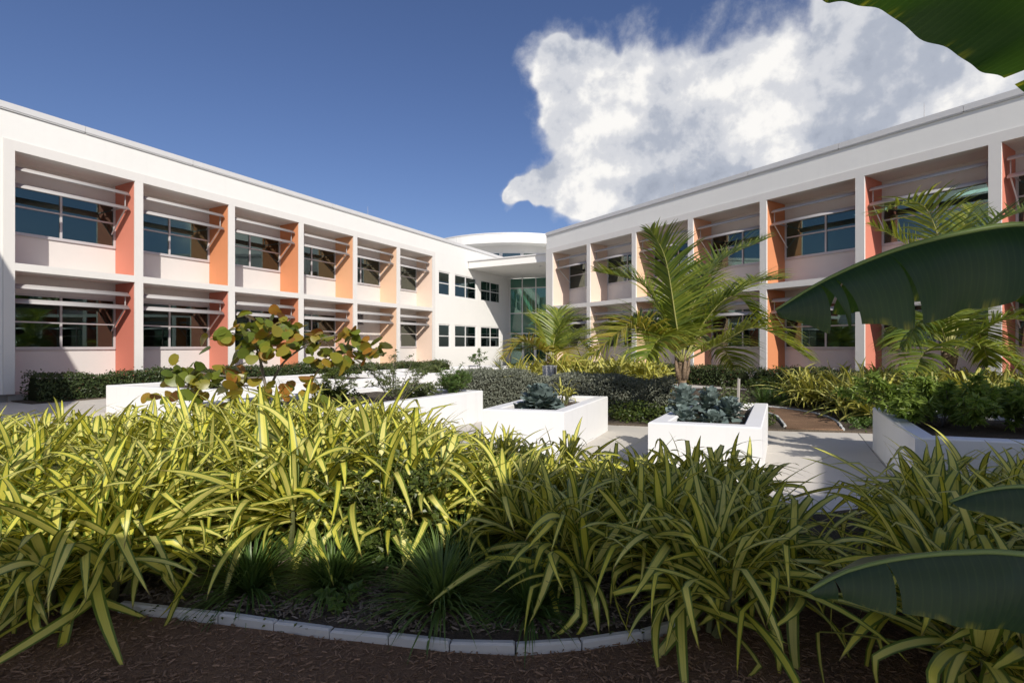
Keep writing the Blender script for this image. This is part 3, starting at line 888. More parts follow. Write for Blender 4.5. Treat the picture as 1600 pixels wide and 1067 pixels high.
def edging(pts, label, w=0.045, z1=0.064, step=0.33):
    sm = catmull(pts, step)
    b = empty('bed_edging', (sm[0].x, sm[0].y, 0), 0, label, 'edging')
    rnd = random.Random(5)
    for p, q in zip(sm, sm[1:]):
        d = q - p; L = d.length - 0.006; m = MB(); bv = 0.01
        m.add([(-L / 2, -w / 2, 0), (L / 2, -w / 2, 0), (L / 2, w / 2, 0), (-L / 2, w / 2, 0),
               (-L / 2, -w / 2, z1 - bv), (L / 2, -w / 2, z1 - bv), (L / 2, w / 2, z1 - bv), (-L / 2, w / 2, z1 - bv),
               (-L / 2 + bv, -w / 2 + bv, z1), (L / 2 - bv, -w / 2 + bv, z1), (L / 2 - bv, w / 2 - bv, z1), (-L / 2 + bv, w / 2 - bv, z1)],
              [(0, 1, 5, 4), (1, 2, 6, 5), (2, 3, 7, 6), (3, 0, 4, 7), (4, 5, 9, 8), (5, 6, 10, 9), (6, 7, 11, 10), (7, 4, 8, 11), (8, 9, 10, 11)])
        o = m.obj('edging_stone', 'edging', b)
        c = (p + q) / 2 - sm[0]
        o.location = (c.x, c.y, rnd.uniform(-0.006, 0.004)); o.rotation_euler = (rnd.uniform(-.03, .03), rnd.uniform(-.015, .015), math.atan2(d.y, d.x) + rnd.uniform(-.02, .02))
edging(edge_front[4:11], 'curved grey concrete edging along the front of the striped bed')
edging(cres_o, 'thin curved edging on the far side of the small mulch path', 0.05, 0.085, 0.34)
edging(list(reversed(cres_i)), 'short curved edging on the near side of the small mulch path', 0.05, 0.085, 0.34)

# loose chips
def in_poly(poly, x, y):
    c = False; n = len(poly)
    for i in range(n):
        x1, y1 = poly[i]; x2, y2 = poly[(i + 1) % n]
        if (y1 > y) != (y2 > y) and x < (x2 - x1) * (y - y1) / (y2 - y1) + x1: c = not c
    return c
def chips(name, n, region, z, mat, size, seed, keep=None, want=True):
    rnd = random.Random(seed); m = MB()
    for _ in range(n):
        x, y = region(rnd)
        if keep is not None and in_poly(keep, x, y) != want: continue
        L = size * rnd.uniform(0.5, 1.6); w = L * rnd.uniform(0.12, 0.34); a = rnd.uniform(0, math.pi)
        u = Vector((math.cos(a), math.sin(a), rnd.uniform(-.25, .25))) * L / 2; v = Vector((-math.sin(a), math.cos(a), rnd.uniform(-.5, .5))) * w / 2
        c = Vector((x, y, z + rnd.uniform(0.002, 0.014)))
        t = Vector((0, 0, w * 0.35))
        m.add([c - u - v, c + u - v, c + u + v, c - u + v, c - u * .9 + t, c + u * .9 + t], [(0, 1, 5, 4), (2, 3, 4, 5), (1, 2, 5), (3, 0, 4)])
    return tag(m.obj(name, mat), 'loose shredded bark chips lying on the ground', kind='stuff')
def reg_path(r):
    y = r.uniform(1.6, 3.9); return r.uniform(-1.1 * y, 1.0 * y), y
def reg_bed(r):
    return r.uniform(-2.6, 1.3), r.uniform(2.75, 3.7)
chips('mulch_chips', 26000, reg_path, 0.012, 'chip', 0.024, 11, [(a, b - .03) for a, b in front_poly], False)
chips('bark_chips', 6000, reg_bed, 0.055, 'woodchip', 0.036, 12, [(a, b + .05) for a, b in front_poly], True)


# ================================================================== PLANTS
def strap_variant(seed, L=1.0, w=0.060, n=12, keel=0.30, soft=1.0):
    """one arching strap leaf that starts at the origin and grows along +x / +z; returns mesh builder data"""
    r = random.Random(seed)
    e0 = 0.0
    bend = r.uniform(0.4, 1.65) * soft
    kink_t = r.uniform(0.35, 0.75) if r.random() < 0.5 else 9
    kink = r.uniform(0.7, 1.5)
    p = Vector((0, 0, 0)); ang = e0; tw = r.uniform(-.5, .5); side = r.uniform(-.18, .18)
    vs, uv, fs = [], [], []
    for i in range(n + 1):
        t = i / n
        wd = w * (0.75 + 0.45 * min(1, t * 3.2)) * (1 - max(0, (t - 0.42) / 0.58) ** 2.2) * 0.5 + 0.0008
        a = ang
        tg = Vector((math.cos(a), 0, math.sin(a))); nr = Vector((-math.sin(a), 0, math.cos(a)))
        lat = Vector((0, 1, 0)) * math.cos(tw * t) + nr * math.sin(tw * t)
        up = nr * math.cos(tw * t) - Vector((0, 1, 0)) * math.sin(tw * t)
        k = keel * (1 - 0.6 * t)
        c = p + Vector((0, side * t * t * L, 0))
        vs += [c - lat * wd + up * wd * k, c, c + lat * wd + up * wd * k]
        uv += [(0.0, t), (0.5, t), (1.0, t)]
        p = p + tg * (L / n)
        ang -= bend / n * (0.35 + 1.5 * t)
        if t < kink_t <= t + 1 / n: ang -= kink
    for i in range(n):
        b = i * 3
        fs += [(b, b + 1, b + 4, b + 3), (b + 1, b + 2, b + 5, b + 4)]
    return vs, fs, uv


STRAP = []
for s in range(48):
    vs, fs, uv = strap_variant(100 + s)
    m = MB().add(vs, fs, 0, uv); STRAP.append(m.mesh('strap_leaf', 'strap', True))


def strap_clump(x, y, z, n, size, label, group, seed, mat=None, joined=False, wide=1.0, elev=(-4, 86), heads=4, top=0.46, rad=0.2):
    """several leaf heads on short stems that merge into one mass"""
    r = random.Random(seed)
    root = empty('striped_strap_plant', (x, y, z), 0, label, 'plant', group)
    jm = MB()
    hd = []
    for h in range(heads):
        a = h * 2.4 + r.uniform(0, 1); q = rad * size * math.sqrt((h + .3) / heads); hd.append(Vector((math.cos(a) * q, math.sin(a) * q, top * size * r.uniform(.45, 1.0) * (1 - .35 * h / heads))))
    for k in range(n):
        hp = hd[k % heads]; f = (k // heads + 0.5) / (n // heads + 1)
        az = k * 2.39996 + r.uniform(-.8, .8)
        el = R(elev[1] - (elev[1] - elev[0]) * f ** 0.85 + r.uniform(-14, 14))
        L = size * r.uniform(0.55, 0.98) * (0.75 + 0.5 * f if f < .5 else 1.0)
        p = hp + Vector((math.cos(az), math.sin(az), 0)) * 0.03 + Vector((0, 0, -.30 * f * hp.z))
        W = size * wide * r.uniform(0.7, 1.1)
        mat4 = Matrix.Translation(p) @ Matrix.Rotation(az, 4, 'Z') @ Matrix.Rotation(-el, 4, 'Y') @ Matrix.Rotation(r.uniform(-.7, .7), 4, 'X') @ Matrix.Diagonal((L, W, L, 1))
        if joined:
            vs, fs, uv = strap_variant(r.randrange(100, 148), 1.0, 0.06, 8)
            jm.add([mat4 @ v for v in vs], fs, 0, uv)
        else:
            o = link('leaf', r.choice(STRAP), root); o.matrix_local = mat4
    if joined:
        tag(jm.obj('foliage', mat or 'strap_far', root, True), kind='stuff')
    sm = MB()
    for hp in hd: sm.tube([(hp.x * .4, hp.y * .4, 0), (hp.x * .8, hp.y * .8, hp.z * .5), tuple(hp)], [.022, .018, .012], 5)
    sm.obj('stem', 'stem', root)
    return root


def scatter(poly, d, seed, jitter=0.3):
    r = random.Random(seed); out = []
    xs = [p[0] for p in poly]; ys = [p[1] for p in poly]
    def inside(x, y):
        c = False; n = len(poly)
        for i in range(n):
            x1, y1 = poly[i]; x2, y2 = poly[(i + 1) % n]
            if (y1 > y) != (y2 > y) and x < (x2 - x1) * (y - y1) / (y2 - y1) + x1: c = not c
        return c
    y = min(ys); row = 0
    while y <= max(ys):
        x = min(xs) + (d / 2 if row % 2 else 0)
        while x <= max(xs):
            q = (x + r.uniform(-jitter, jitter) * d, y + r.uniform(-jitter, jitter) * d)
            if inside(*q): out.append(q)
            x += d
        y += d * 0.87; row += 1
    return out


# main striped bed (left, sunlit) and its right part in the shade
main = scatter([(-8.3, 6.8), (-6.6, 5.0), (-5.0, 3.95), (-3.7, 3.3), (-2.2, 2.98), (-1.95, 3.6), (-1.3, 4.0), (-0.3, 3.8), (0.38, 3.1), (0.65, 2.8), (1.2, 2.8), (1.75, 3.1), (1.95, 3.9), (1.55, 4.7), (1.0, 5.4), (-0.6, 6.3), (-2.8, 6.7), (-5, 7.0), (-7, 7.1)], 0.5, 21)
main += [(-2.72, 2.98), (-3.2, 3.08), (-3.75, 3.2), (-2.45, 3.12), (1.05, 2.78), (1.5, 2.98)]
for i, (x, y) in enumerate(main):
    if x < -2.2 and y < 4.1: lb, gp = 'yellow-striped strap plant spilling over the edging at bottom left', 'strap plants at the left front of the bed'
    elif x > 0.3 and y < 4.0: lb, gp = 'shaded yellow-striped strap plant arching over the curved edging right of the grass tufts', 'strap plants at the right front of the bed'
    elif x > 0.3: lb, gp = 'shaded yellow-striped strap plant at the right end of the bed before the kale planter', 'strap plants at the right end of the bed'
    elif y > 5.4 and x < -4.5: lb, gp = 'low sunlit striped strap plant beside the shaded paving at far left', 'strap plants beside the left paving'
    elif y > 5.4 and x > -1.6: lb, gp = 'sunlit yellow-striped strap plant in front of the single kale planter', 'strap plants before the single kale planter'
    elif y <= 5.4 and x > -1.7: lb, gp = 'yellow-striped strap plant right behind the small-leaved shrub and grass tufts', 'strap plants behind the grass tufts'
    elif y <= 5.4 and x < -3.6: lb, gp = 'sunlit yellow-striped strap plant in the left of the bed beside the picture edge', 'strap plants at the left of the bed'
    elif y > 5.4: lb, gp = 'sunlit yellow-striped strap plant in the back rows under the sea grape', 'strap plants in the back rows of the bed'
    else: lb, gp = 'sunlit yellow-striped strap plant in the crowded middle of the bed', 'strap plants in the middle of the bed'
    sz = 1.06 + 0.09 * math.sin(x * 1.7 + y)
    if x > -0.9 and y > 4.3: sz *= 0.74
    elif x > 0.2 and y > 3.35: sz *= 0.82
    elif x > 0.3: sz *= 0.95
    if x < -4.6: sz *= 0.78
    elif x < -1: sz *= 1.02
    near_ = y < 4.7
    strap_clump(x, y, 0.05, 78 if near_ else 66, sz, lb, gp, 300 + i, 'strap', not near_, wide=0.82)
rbed = scatter([(1.75, 1.9), (2.15, 2.8), (2.6, 3.7), (3.2, 4.3), (3.7, 4.4), (5.6, 4.1), (6.4, 3.4), (4.6, 2.4), (3.4, 1.7)], 0.52, 23)
for i, (x, y) in enumerate(rbed):
    lb, gp = ('shaded striped strap plant under the banana leaves at bottom right', 'strap plants under the banana leaves') if y < 3.2 else ('shaded striped strap plant in front of the right-hand planter', 'strap plants before the right-hand planter')
    strap_clump(x, y, 0.055, 70, 1.0 if y < 3.4 else 0.94, lb, gp, 700 + i, wide=0.86)

# yellow strap plants in front of the entrance and mixed ones beside the small mulch path
for i, (x, y) in enumerate(scatter([(-0.1, 15.0), (4.2, 14.8), (5.4, 17.0), (3.4, 17.8), (0.6, 17.8)], 0.72, 31)):
    strap_clump(x, y, 0.04, 64, 1.42, 'bright yellow strap plant round the foot of the small palm', 'yellow strap plants before the entrance', 900 + i, 'strap_far', True, wide=0.9)
for i, (x, y) in enumerate(scatter([(7.0, 10.1), (9.3, 9.3), (12.5, 10.6), (10.0, 14.5), (7.6, 14.6), (7.2, 12.0)], 0.75, 32)):
    strap_clump(x, y, 0.04, 60, 1.2 + 0.12 * math.sin(i * 2.3), 'green and yellow strap plant beyond the small mulch path', 'strap plants beyond the small mulch path', 960 + i, 'strap_far' if (i * 7) % 3 == 0 else 'strap_mixed', True, wide=0.8)


# grass tufts
def tuft(x, y, z, n, size, label, group, seed, mat='grass'):
    r = random.Random(seed)
    root = empty('grass_tuft', (x, y, z), 0, label, 'grass', group)
    m = MB()
    for k in range(n):
        f = (k + .5) / n; az = k * 2.39996 + r.uniform(-.5, .5); el = R(88 - 78 * f ** 0.8 + r.uniform(-10, 10))
        L = size * r.uniform(.7, 1.1); w = 0.007 * r.uniform(.7, 1.3)
        p = Vector((math.cos(az), math.sin(az), 0)) * 0.06 * size * 2 * r.random(); d = Vector((math.cos(az), math.sin(az), 0)); lat = Vector((-math.sin(az), math.cos(az), 0)) * w
        a = el; vs = []; ns = 5; bend = r.uniform(.9, 2.0)
        for i in range(ns + 1):
            t = i / ns; ww = lat * (1 - t ** 2 * .95)
            vs += [p - ww, p + ww]
            p = p + (d * math.cos(a) + Vector((0, 0, 1)) * math.sin(a)) * (L / ns); a -= bend / ns * (.3 + 1.3 * t)
        m.add(vs, [(2 * i, 2 * i + 1, 2 * i + 3, 2 * i + 2) for i in range(ns)])
    tag(m.obj('blades', mat, root, True), kind='stuff')
tl = 'dark green grass tuft '
for i, (x, y, s, lb) in enumerate([(-1.66, 3.25, .50, 'farthest left of the tufts behind the edging'), (-1.15, 3.27, .47, 'second from left behind the edging, beside the seedling'), (-0.86, 3.66, .50, 'below the small-leaved shrub'),
                                   (-0.42, 3.06, .58, 'largest, in the middle of the front bed'), (0.10, 2.98, .47, 'next to the curved edging, right of the largest tuft'), (0.22, 3.55, .45, 'half hidden behind the two front tufts'),
                                   (-0.35, 3.62, .48, 'behind the largest tuft')]):
    tuft(x, y, .05, 360, s * .88, tl + lb, 'grass tufts in the front bed', 40 + i)
for i, (x, y) in enumerate(scatter([(7.0, 11.2), (7.5, 12.9), (6.6, 13.8), (7.6, 14.8), (8.6, 13.0)], 0.62, 36)):
    tuft(x, y, .04, 150, .62, 'dark grass tuft at the outer edge of the small mulch path', 'grass tufts by the small mulch path', 80 + i)


# leafy masses
def leaf_quad(m, c, nrm, up, L, w, mi=0, fold=0.25):
    u = up - nrm * up.dot(nrm)
    if u.length < 1e-4: u = nrm.orthogonal()
    u.normalize(); v = nrm.cross(u)
    m.add([c, c + u * L * .45 - v * w * .5 + nrm * w * fold, c + u * L, c + u * L * .45 + v * w * .5 + nrm * w * fold], [(0, 1, 2), (0, 2, 3)], mi)


def rdir(r):
    z = r.uniform(-1, 1); a = r.uniform(0, 2 * math.pi); s = math.sqrt(1 - z * z)
    return Vector((s * math.cos(a), s * math.sin(a), z))


def hedge(path, width, height, label, cat, n, L, mats, core, seed, top_var=0.08, group=None, name='hedge', z0=0.03):
    """clipped hedge along a polyline: a dark twiggy core and many small leaves"""
    r = random.Random(seed)
    P = [Vector(p) for p in path]; seg = [(b - a).length for a, b in zip(P, P[1:])]; tot = sum(seg)
    root = empty(name, (P[0].x, P[0].y, 0), 0, label, cat, group)
    o = P[0]
    def at_s(s):
        for a, b, l in zip(P, P[1:], seg):
            if s <= l: t = (b - a) / l; return a + t * s, t
            s -= l
        t = (P[-1] - P[-2]).normalized(); return P[-1], t
    def prof(s):
        return height * (1 + top_var * (math.sin(s * 2.1 + seed) + .6 * math.sin(s * 5.3 + seed * 2))), width * (1 + .07 * math.sin(s * 3.1 + seed))
    c = MB(); vs = []; ns = max(6, int(tot / .4)); fs = []
    for i in range(ns + 1):
        s = tot * i / ns; s = min(max(s, .12), tot - .12); q, t = at_s(s); nn = Vector((-t.y, t.x)); h, w = prof(s); q = q - o
        for (a, zz) in ((-.42, z0), (-.43, .62 * h), (-.28, .86 * h), (.28, .86 * h), (.43, .62 * h), (.42, z0)):
            e = q + nn * w * a * r.uniform(.93, 1.03); vs.append((e.x, e.y, zz * r.uniform(.95, 1.03)))
    for i in range(ns):
        for k in range(5): fs.append((i * 6 + k, i * 6 + k + 1, i * 6 + k + 7, i * 6 + k + 6))
    fs += [tuple(range(6)), tuple(reversed(range(ns * 6, ns * 6 + 6)))]
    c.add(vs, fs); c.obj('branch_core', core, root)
    m = MB()
    for _ in range(n):
        s = r.uniform(0, tot); q, t = at_s(s); nn = Vector((-t.y, t.x)); h, w = prof(s); q = q - o
        u = r.random(); jit = r.uniform(-.10, .05) * (1 + 2 * (r.random() < .06))
        per = h * 2 + w; k = u * per
        if k < h: off, zz, nr = -w / 2, k, Vector((-nn.x, -nn.y, .35))
        elif k < h + w: off, zz, nr = -w / 2 + (k - h), h, Vector((0, 0, 1))
        else: off, zz, nr = w / 2, k - h - w, Vector((nn.x, nn.y, .35))
        rd = 1.0
        if zz > .82 * h and abs(off) > .38 * w: rd = .93
        nr.normalize()
        p = Vector((q.x + nn.x * off * rd, q.y + nn.y * off * rd, max(z0 + .02, zz))) + nr * jit
        d = (nr + rdir(r) * .9).normalized()
        leaf_quad(m, p, d, rdir(r) + Vector((0, 0, .6)), L * r.uniform(.6, 1.25), L * r.uniform(.35, .6), 0 if r.random() < .93 else 1)
    tag(m.obj('foliage', mats, root), kind='stuff')
    return root


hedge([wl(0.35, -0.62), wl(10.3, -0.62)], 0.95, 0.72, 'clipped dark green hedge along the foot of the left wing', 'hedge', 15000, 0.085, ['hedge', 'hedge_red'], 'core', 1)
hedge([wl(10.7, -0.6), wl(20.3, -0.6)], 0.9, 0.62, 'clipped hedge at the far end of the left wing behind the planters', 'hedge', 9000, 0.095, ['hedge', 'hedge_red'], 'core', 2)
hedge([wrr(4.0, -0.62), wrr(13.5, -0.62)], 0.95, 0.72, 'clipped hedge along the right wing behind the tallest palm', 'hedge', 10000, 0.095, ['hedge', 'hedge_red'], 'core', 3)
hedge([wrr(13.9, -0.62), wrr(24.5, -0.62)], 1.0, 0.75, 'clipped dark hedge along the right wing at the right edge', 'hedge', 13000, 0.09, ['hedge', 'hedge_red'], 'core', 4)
hedge([(-1.75, 13.5), (0.9, 12.75)], 1.25, 0.88, 'silver-grey hedge behind the middle planter, left half', 'hedge', 14000, 0.06, ['silver', 'silver'], 'silver_core', 5, .09)
hedge([(1.0, 12.7), (3.75, 11.75)], 1.3, 0.82, 'silver-grey hedge between the grey post and the tallest palm', 'hedge', 14000, 0.06, ['silver', 'silver'], 'silver_core', 6, .07)


def ground_cover(name, poly, n, h, L, mat, label, seed, z0=.05):
    r = random.Random(seed); m = MB(); pts = scatter(poly, .12, seed)
    for _ in range(n):
        x, y = r.choice(pts); x += r.uniform(-.09, .09); y += r.uniform(-.09, .09)
        zz = h * r.random() * (.5 + .5 * math.sin(x * 3 + y * 2) ** 2)
        leaf_quad(m, Vector((x, y, z0 + zz)), (Vector((0, 0, 1)) + rdir(r) * .8).normalized(), rdir(r), L * r.uniform(.6, 1.3), L * .5)
    return tag(m.obj(name, mat), label, 'ground cover', kind='stuff')
ground_cover('ground_cover', [(2.0, 10.4), (4.3, 9.75), (5.0, 9.75), (5.4, 11.0), (5.4, 12.2), (4.2, 11.6), (2.2, 11.4)], 5200, .38, .085, 'shade_leaf', 'low green ground cover between the silver hedge and the paving', 51)
ground_cover('ground_cover', [(6.25, 9.5), (9.6, 8.75), (9.0, 10.4), (7.1, 11.0)], 2600, .22, .07, 'fresh', 'low green ground cover in front of the strap plants by the path', 52)
ground_cover('ground_cover', [(-2.3, 2.98), (-0.7, 2.80), (0.3, 2.75), (1.0, 2.95), (0.9, 3.1), (-0.5, 2.95), (-1.6, 3.1)], 420, .03, .03, 'shade_leaf', 'tiny green weeds along the inside of the front edging', 53)


def shrub(name, x, y, z, label, n_stem, h, spread, leaf_n, L, w, mat, seed, stem='stem', cat='shrub', group=None, droop=.3, spread0=.05, lo=.15, stem_r=.008, up=.6):
    """stems that branch, leaves set along the upper part of every twig"""
    r = random.Random(seed); root = empty(name, (x, y, z), 0, label, cat, group)
    sm, lm = MB(), MB()
    for k in range(n_stem):
        az = k * 2.4 + r.uniform(-.5, .5); rr = r.random() ** .6 * spread; hh = h * r.uniform(.6, 1.05) * (1 - .35 * rr / spread)
        b = Vector((math.cos(az), math.sin(az), 0)) * spread0 * r.random(); tip = Vector((math.cos(az) * rr, math.sin(az) * rr, hh)); mid = b.lerp(tip, .5) + rdir(r) * .07 * h + Vector((0, 0, .08 * h))
        pts = [b * (1 - t) ** 2 + mid * 2 * t * (1 - t) + tip * t * t for t in [i / 6 for i in range(7)]]
        sm.tube(pts, [stem_r * (1 - .7 * i / 6) for i in range(7)], 4)
        twigs = [(pts, 1.0)]
        for q in range(3):
            i = r.randint(2, 5); e = pts[i] + (rdir(r) + Vector((math.cos(az), math.sin(az), .6))) * .22 * h; tw = [pts[i], pts[i].lerp(e, .5) + rdir(r) * .03 * h, e]
            sm.tube(tw, [stem_r * .5, stem_r * .35, stem_r * .2], 3); twigs.append((tw, .8))
        for tw, wt in twigs:
            for _ in range(int(leaf_n / (n_stem * 4) * wt * 1.3) + 1):
                t = lo + (1 - lo) * r.random() ** .7; f = t * (len(tw) - 1); i = min(int(f), len(tw) - 2); p = tw[i].lerp(tw[i + 1], f - i)
                d = rdir(r); d.z = d.z * .6 + up - droop; d.normalize()
                leaf_quad(lm, p, (Vector((0, 0, 1)) + rdir(r) * .9).normalized(), d, L * r.uniform(.6, 1.2), w * r.uniform(.7, 1.2))
    sm.obj('stems', stem, root, True)
    tag(lm.obj('foliage', mat, root), kind='stuff')
    return root


shrub('small_leaved_shrub', -0.90, 3.72, .05, 'small-leaved green shrub growing among the striped leaves above the grass tufts', 20, .86, .34, 2600, .05, .034, ['shade_leaf'], 61)
shrub('seedling', -1.0, 3.02, .055, 'small broad-leaved seedling on the bark just behind the edging', 5, .11, .12, 40, .06, .05, ['fresh'], 62, cat='plant', stem_r=.003)
shrub('herb_shrub', -2.15, 9.3, .52, 'tall sparse herb with thin arching twigs in the long planter', 16, 1.0, .75, 1500, .075, .022, ['herb'], 63, 'bark', droop=.2, stem_r=.009, up=.8)
shrub('herb_shrub', -1.2, 10.6, .52, 'upright bright green herb at the end of the long planter', 30, .66, .36, 2800, .07, .018, ['fresh'], 64, droop=.0, stem_r=.007, up=1.0)
shrub('herb_shrub', -3.6, 10.3, .52, 'dull olive herb bush behind the sea grape branches', 18, .55, .5, 1500, .07, .02, ['herb'], 65, droop=.0, up=.9)
shrub('leafy_bush', 5.55, 6.6, .55, 'wide leafy green bush spilling over the right-hand planter', 34, .70, 1.15, 9000, .11, .036, ['bush'], 66, 'bark', droop=.75, stem_r=.012, lo=.3)
shrub('leafy_bush', 6.5, 6.2, .55, 'leafy green bush at the right edge of the right-hand planter', 24, .64, .9, 4800, .11, .036, ['bush'], 67, 'bark', droop=.75, stem_r=.012, lo=.3)
shrub('herb_shrub', 3.42, 8.15, .52, 'thin light green herb with brown stems behind the kale', 16, .55, .42, 800, .06, .03, ['herb'], 68, 'bark', stem_r=.005)
shrub('herb_shrub', -1.55, 23.6, .55, 'tall thin sprig in the farthest planter', 5, 1.0, .22, 260, .13, .06, ['fresh'], 69)
shrub('herb_shrub', -3.0, 18.6, .52, 'low green herbs in the background planter', 24, .45, .85, 1700, .10, .035, ['herb'], 70)
shrub('herb_shrub', 7.4, 15.2, .04, 'loose green shrub beside the paving before the right wing', 14, .85, .6, 900, .10, .05, ['shade_leaf'], 71)
shrub('herb_shrub', -7.4, 12.5, .52, 'low leafy plants in the farthest left planter', 14, .25, .6, 500, .10, .06, ['shade_leaf'], 72)
shrub('herb_shrub', -5.4, 15.8, .52, 'green bush in the planter behind the sea grape', 16, .45, .7, 1000, .09, .04, ['shade_leaf'], 73)
tuft(-0.62, 23.0, .55, 160, .75, 'grey-green grass tuft in the farthest planter before the entrance', 'grass tufts in planters', 98, 'herb')
shrub('herb_shrub', 0.35, 23.1, .5, 'row of low herbs at the end of the farthest planter', 16, .3, .7, 500, .1, .04, ['herb'], 74)

shrub('herb_shrub', -1.9, 10.1, .52, 'low bushy herbs along the sunny wall of the long planter', 22, .42, .6, 1500, .07, .03, ['herb'], 75)
shrub('herb_shrub', -3.0, 8.6, .52, 'leafy herbs at the near corner of the long planter', 20, .4, .6, 1200, .07, .04, ['shade_leaf'], 76)
# kale: every ruffled leaf on its own
def kale_leaf_mesh(seed):
    r = random.Random(seed); n, k = 7, 6; vs, fs = [], []
    for i in range(n + 1):
        t = i / n; wd = (.10 + 1.15 * math.sin(min(1, t * 1.05) * math.pi * .86) ** .8) * .36 if t > .25 else .05 + .25 * t
        for j in range(k + 1):
            s = (j / k - .5) * 2; ruf = (abs(s) ** 2) * .07 * math.sin(i * 2.1 + j * 1.7 + seed) + .06 * math.sin(t * 9 + s * 4 + seed) * abs(s)
            vs.append((t * 1.0 - .12 * abs(s) * (1 - t), s * wd, .10 * s * s - .35 * (t - .35) ** 2 + ruf))
    for i in range(n):
        for j in range(k): a = i * (k + 1) + j; fs.append((a, a + 1, a + k + 2, a + k + 1))
    return MB().add(vs, fs).mesh('kale_leaf', 'kale', True)
KALE = [kale_leaf_mesh(s) for s in range(6)]
def kale(x, y, z, size, n, label, seed, stem=.25):
    r = random.Random(seed); root = empty('kale_plant', (x, y, z), 0, label, 'kale', 'kale plants in the planters')
    MB().tube([(0, 0, 0), (.01, 0, stem)], [.025, .02], 6).obj('stem', 'kale', root)
    for k in range(n):
        f = (k + .5) / n; az = k * 2.4 + r.uniform(-.6, .6); el = R(82 - 92 * f + r.uniform(-24, 24))
        o = link('leaf', r.choice(KALE), root, (math.cos(az) * .04, math.sin(az) * .04, stem * (1 - .75 * f)), (r.uniform(-.4, .4), -el, az), size * r.uniform(.75, 1.1) * (.65 + .35 * f))
kale(0.46, 8.2, .52, .40, 76, 'single round blue-grey kale in the middle planter', 1, .20)
kale(2.50, 7.45, .5, .23, 60, 'left and taller blue-grey kale in the staked planter', 2, .42)
kale(3.05, 7.2, .5, .22, 56, 'right and lower blue-grey kale in the staked planter', 3, .26)
kale(2.95, 7.65, .5, .22, 50, 'blue-grey kale at the back beside the stake', 5, .36)
kale(2.35, 7.05, .5, .2, 36, 'low kale in the front left corner of the staked planter', 6, .16)
kale(2.72, 6.95, .5, .2, 36, 'small kale at the front between the two bigger kales', 4, .1)
m = MB(); m.tube([(0, 0, 0), (0.02, 0, .62)], [.022, .02], 5); st = m.obj('wooden_stake', 'stake'); st.location = (3.28, 7.45, .5); tag(st, 'grey wooden stake standing behind the kale', 'stake')
strap_clump(0.95, 9.2, .55, 26, .5, 'small striped strap plant behind the kale in the middle planter', None, 55, 'strap_far', True)

# grey post
post = empty('bollard_light', (1.05, 14.3, 0), R(-28), 'square grey post standing in front of the yellow plants', 'bollard')
m = MB(); m.box(-.15, .15, -.15, .15, 0, 1.02); m.obj('post', 'edging', post)
m = MB(); m.box(.152, .162, -.06, .06, .55, 1.0); m.obj('lens', 'dark', post)
m = MB(); m.box(-.16, .16, -.16, .16, 1.021, 1.045); m.obj('cap', 'edging', post)


# ================================================================== PALMS
def bez(pts, n):
    """smooth curve through the points"""
    P = [Vector(p) for p in pts]; P = [P[0] * 2 - P[1]] + P + [P[-1] * 2 - P[-2]]
    raw = []
    for i in range(1, len(P) - 2):
        for k in range(12):
            t = k / 12; a, b, c, d = P[i - 1:i + 3]
            raw.append(0.5 * ((2 * b) + (c - a) * t + (2 * a - 5 * b + 4 * c - d) * t * t + (3 * b - a - 3 * c + d) * t ** 3))
    raw.append(P[-2])
    L = [0]
    for a, b in zip(raw, raw[1:]): L.append(L[-1] + (b - a).length)
    out = []
    for k in range(n + 1):
        s = L[-1] * k / n; i = 0
        while i < len(L) - 2 and L[i + 1] < s: i += 1
        f = (s - L[i]) / max(1e-6, L[i + 1] - L[i]); out.append(raw[i].lerp(raw[i + 1], f))
    return out, L[-1]


def frond(root, pts, leaf_len, mats, seed, pairs=70, droop=.55, r0=.022, start=.16, vee=.35):
    r = random.Random(seed)
    C, L = bez(pts, 60)
    rm = MB(); rm.tube(C[::3], [r0 * (1 - .88 * i / 20) for i in range(21)], 5)
    fr = MB()
    for k in range(pairs):
        t = start + (1 - start) * (k + .5) / pairs; i = min(int(t * 60), 59); p = C[i].lerp(C[i + 1], t * 60 - i); tg = (C[i + 1] - C[i]).normalized()
        side = tg.cross(Vector((0, 0, 1)))
        if side.length < .15: side = tg.cross(Vector((0, -1, .2)))
        side.normalize(); up = side.cross(tg)
        ll = leaf_len * (math.sin(math.pi * min(1, (t - start) / (1 - start) * .86 + .13)) ** .6) * r.uniform(.85, 1.08)
        for sg in (-1, 1):
            d = (side * sg * (1.0 - .3 * t) + tg * (.26 + .55 * t) + up * vee * r.uniform(.4, 1.4) + rdir(r) * .10).normalized()
            w = .0185 * (leaf_len / .6) ** .5; q = p.copy(); vs = []; ns = 4
            wv = d.cross(up).normalized()
            wv = (wv + up * r.uniform(-.5, .5)).normalized()
            for j in range(ns + 1):
                f = j / ns; ww = wv * w * (1 - f ** 1.6 * .93) * (.6 if j == 0 else 1)
                vs += [q - ww, q + ww]
                q = q + d * ll / ns; d = (d + Vector((0, 0, -1)) * droop * (.25 + f) * .55).normalized()
            fr.add(vs, [(2 * j, 2 * j + 1, 2 * j + 3, 2 * j + 2) for j in range(ns)], 1 if (len(mats) > 1 and r.random() < .35 * t + .1) else 0)
    f = fr.obj('frond', mats, root, True)
    rm.obj('rachis', 'rachis', f, True)


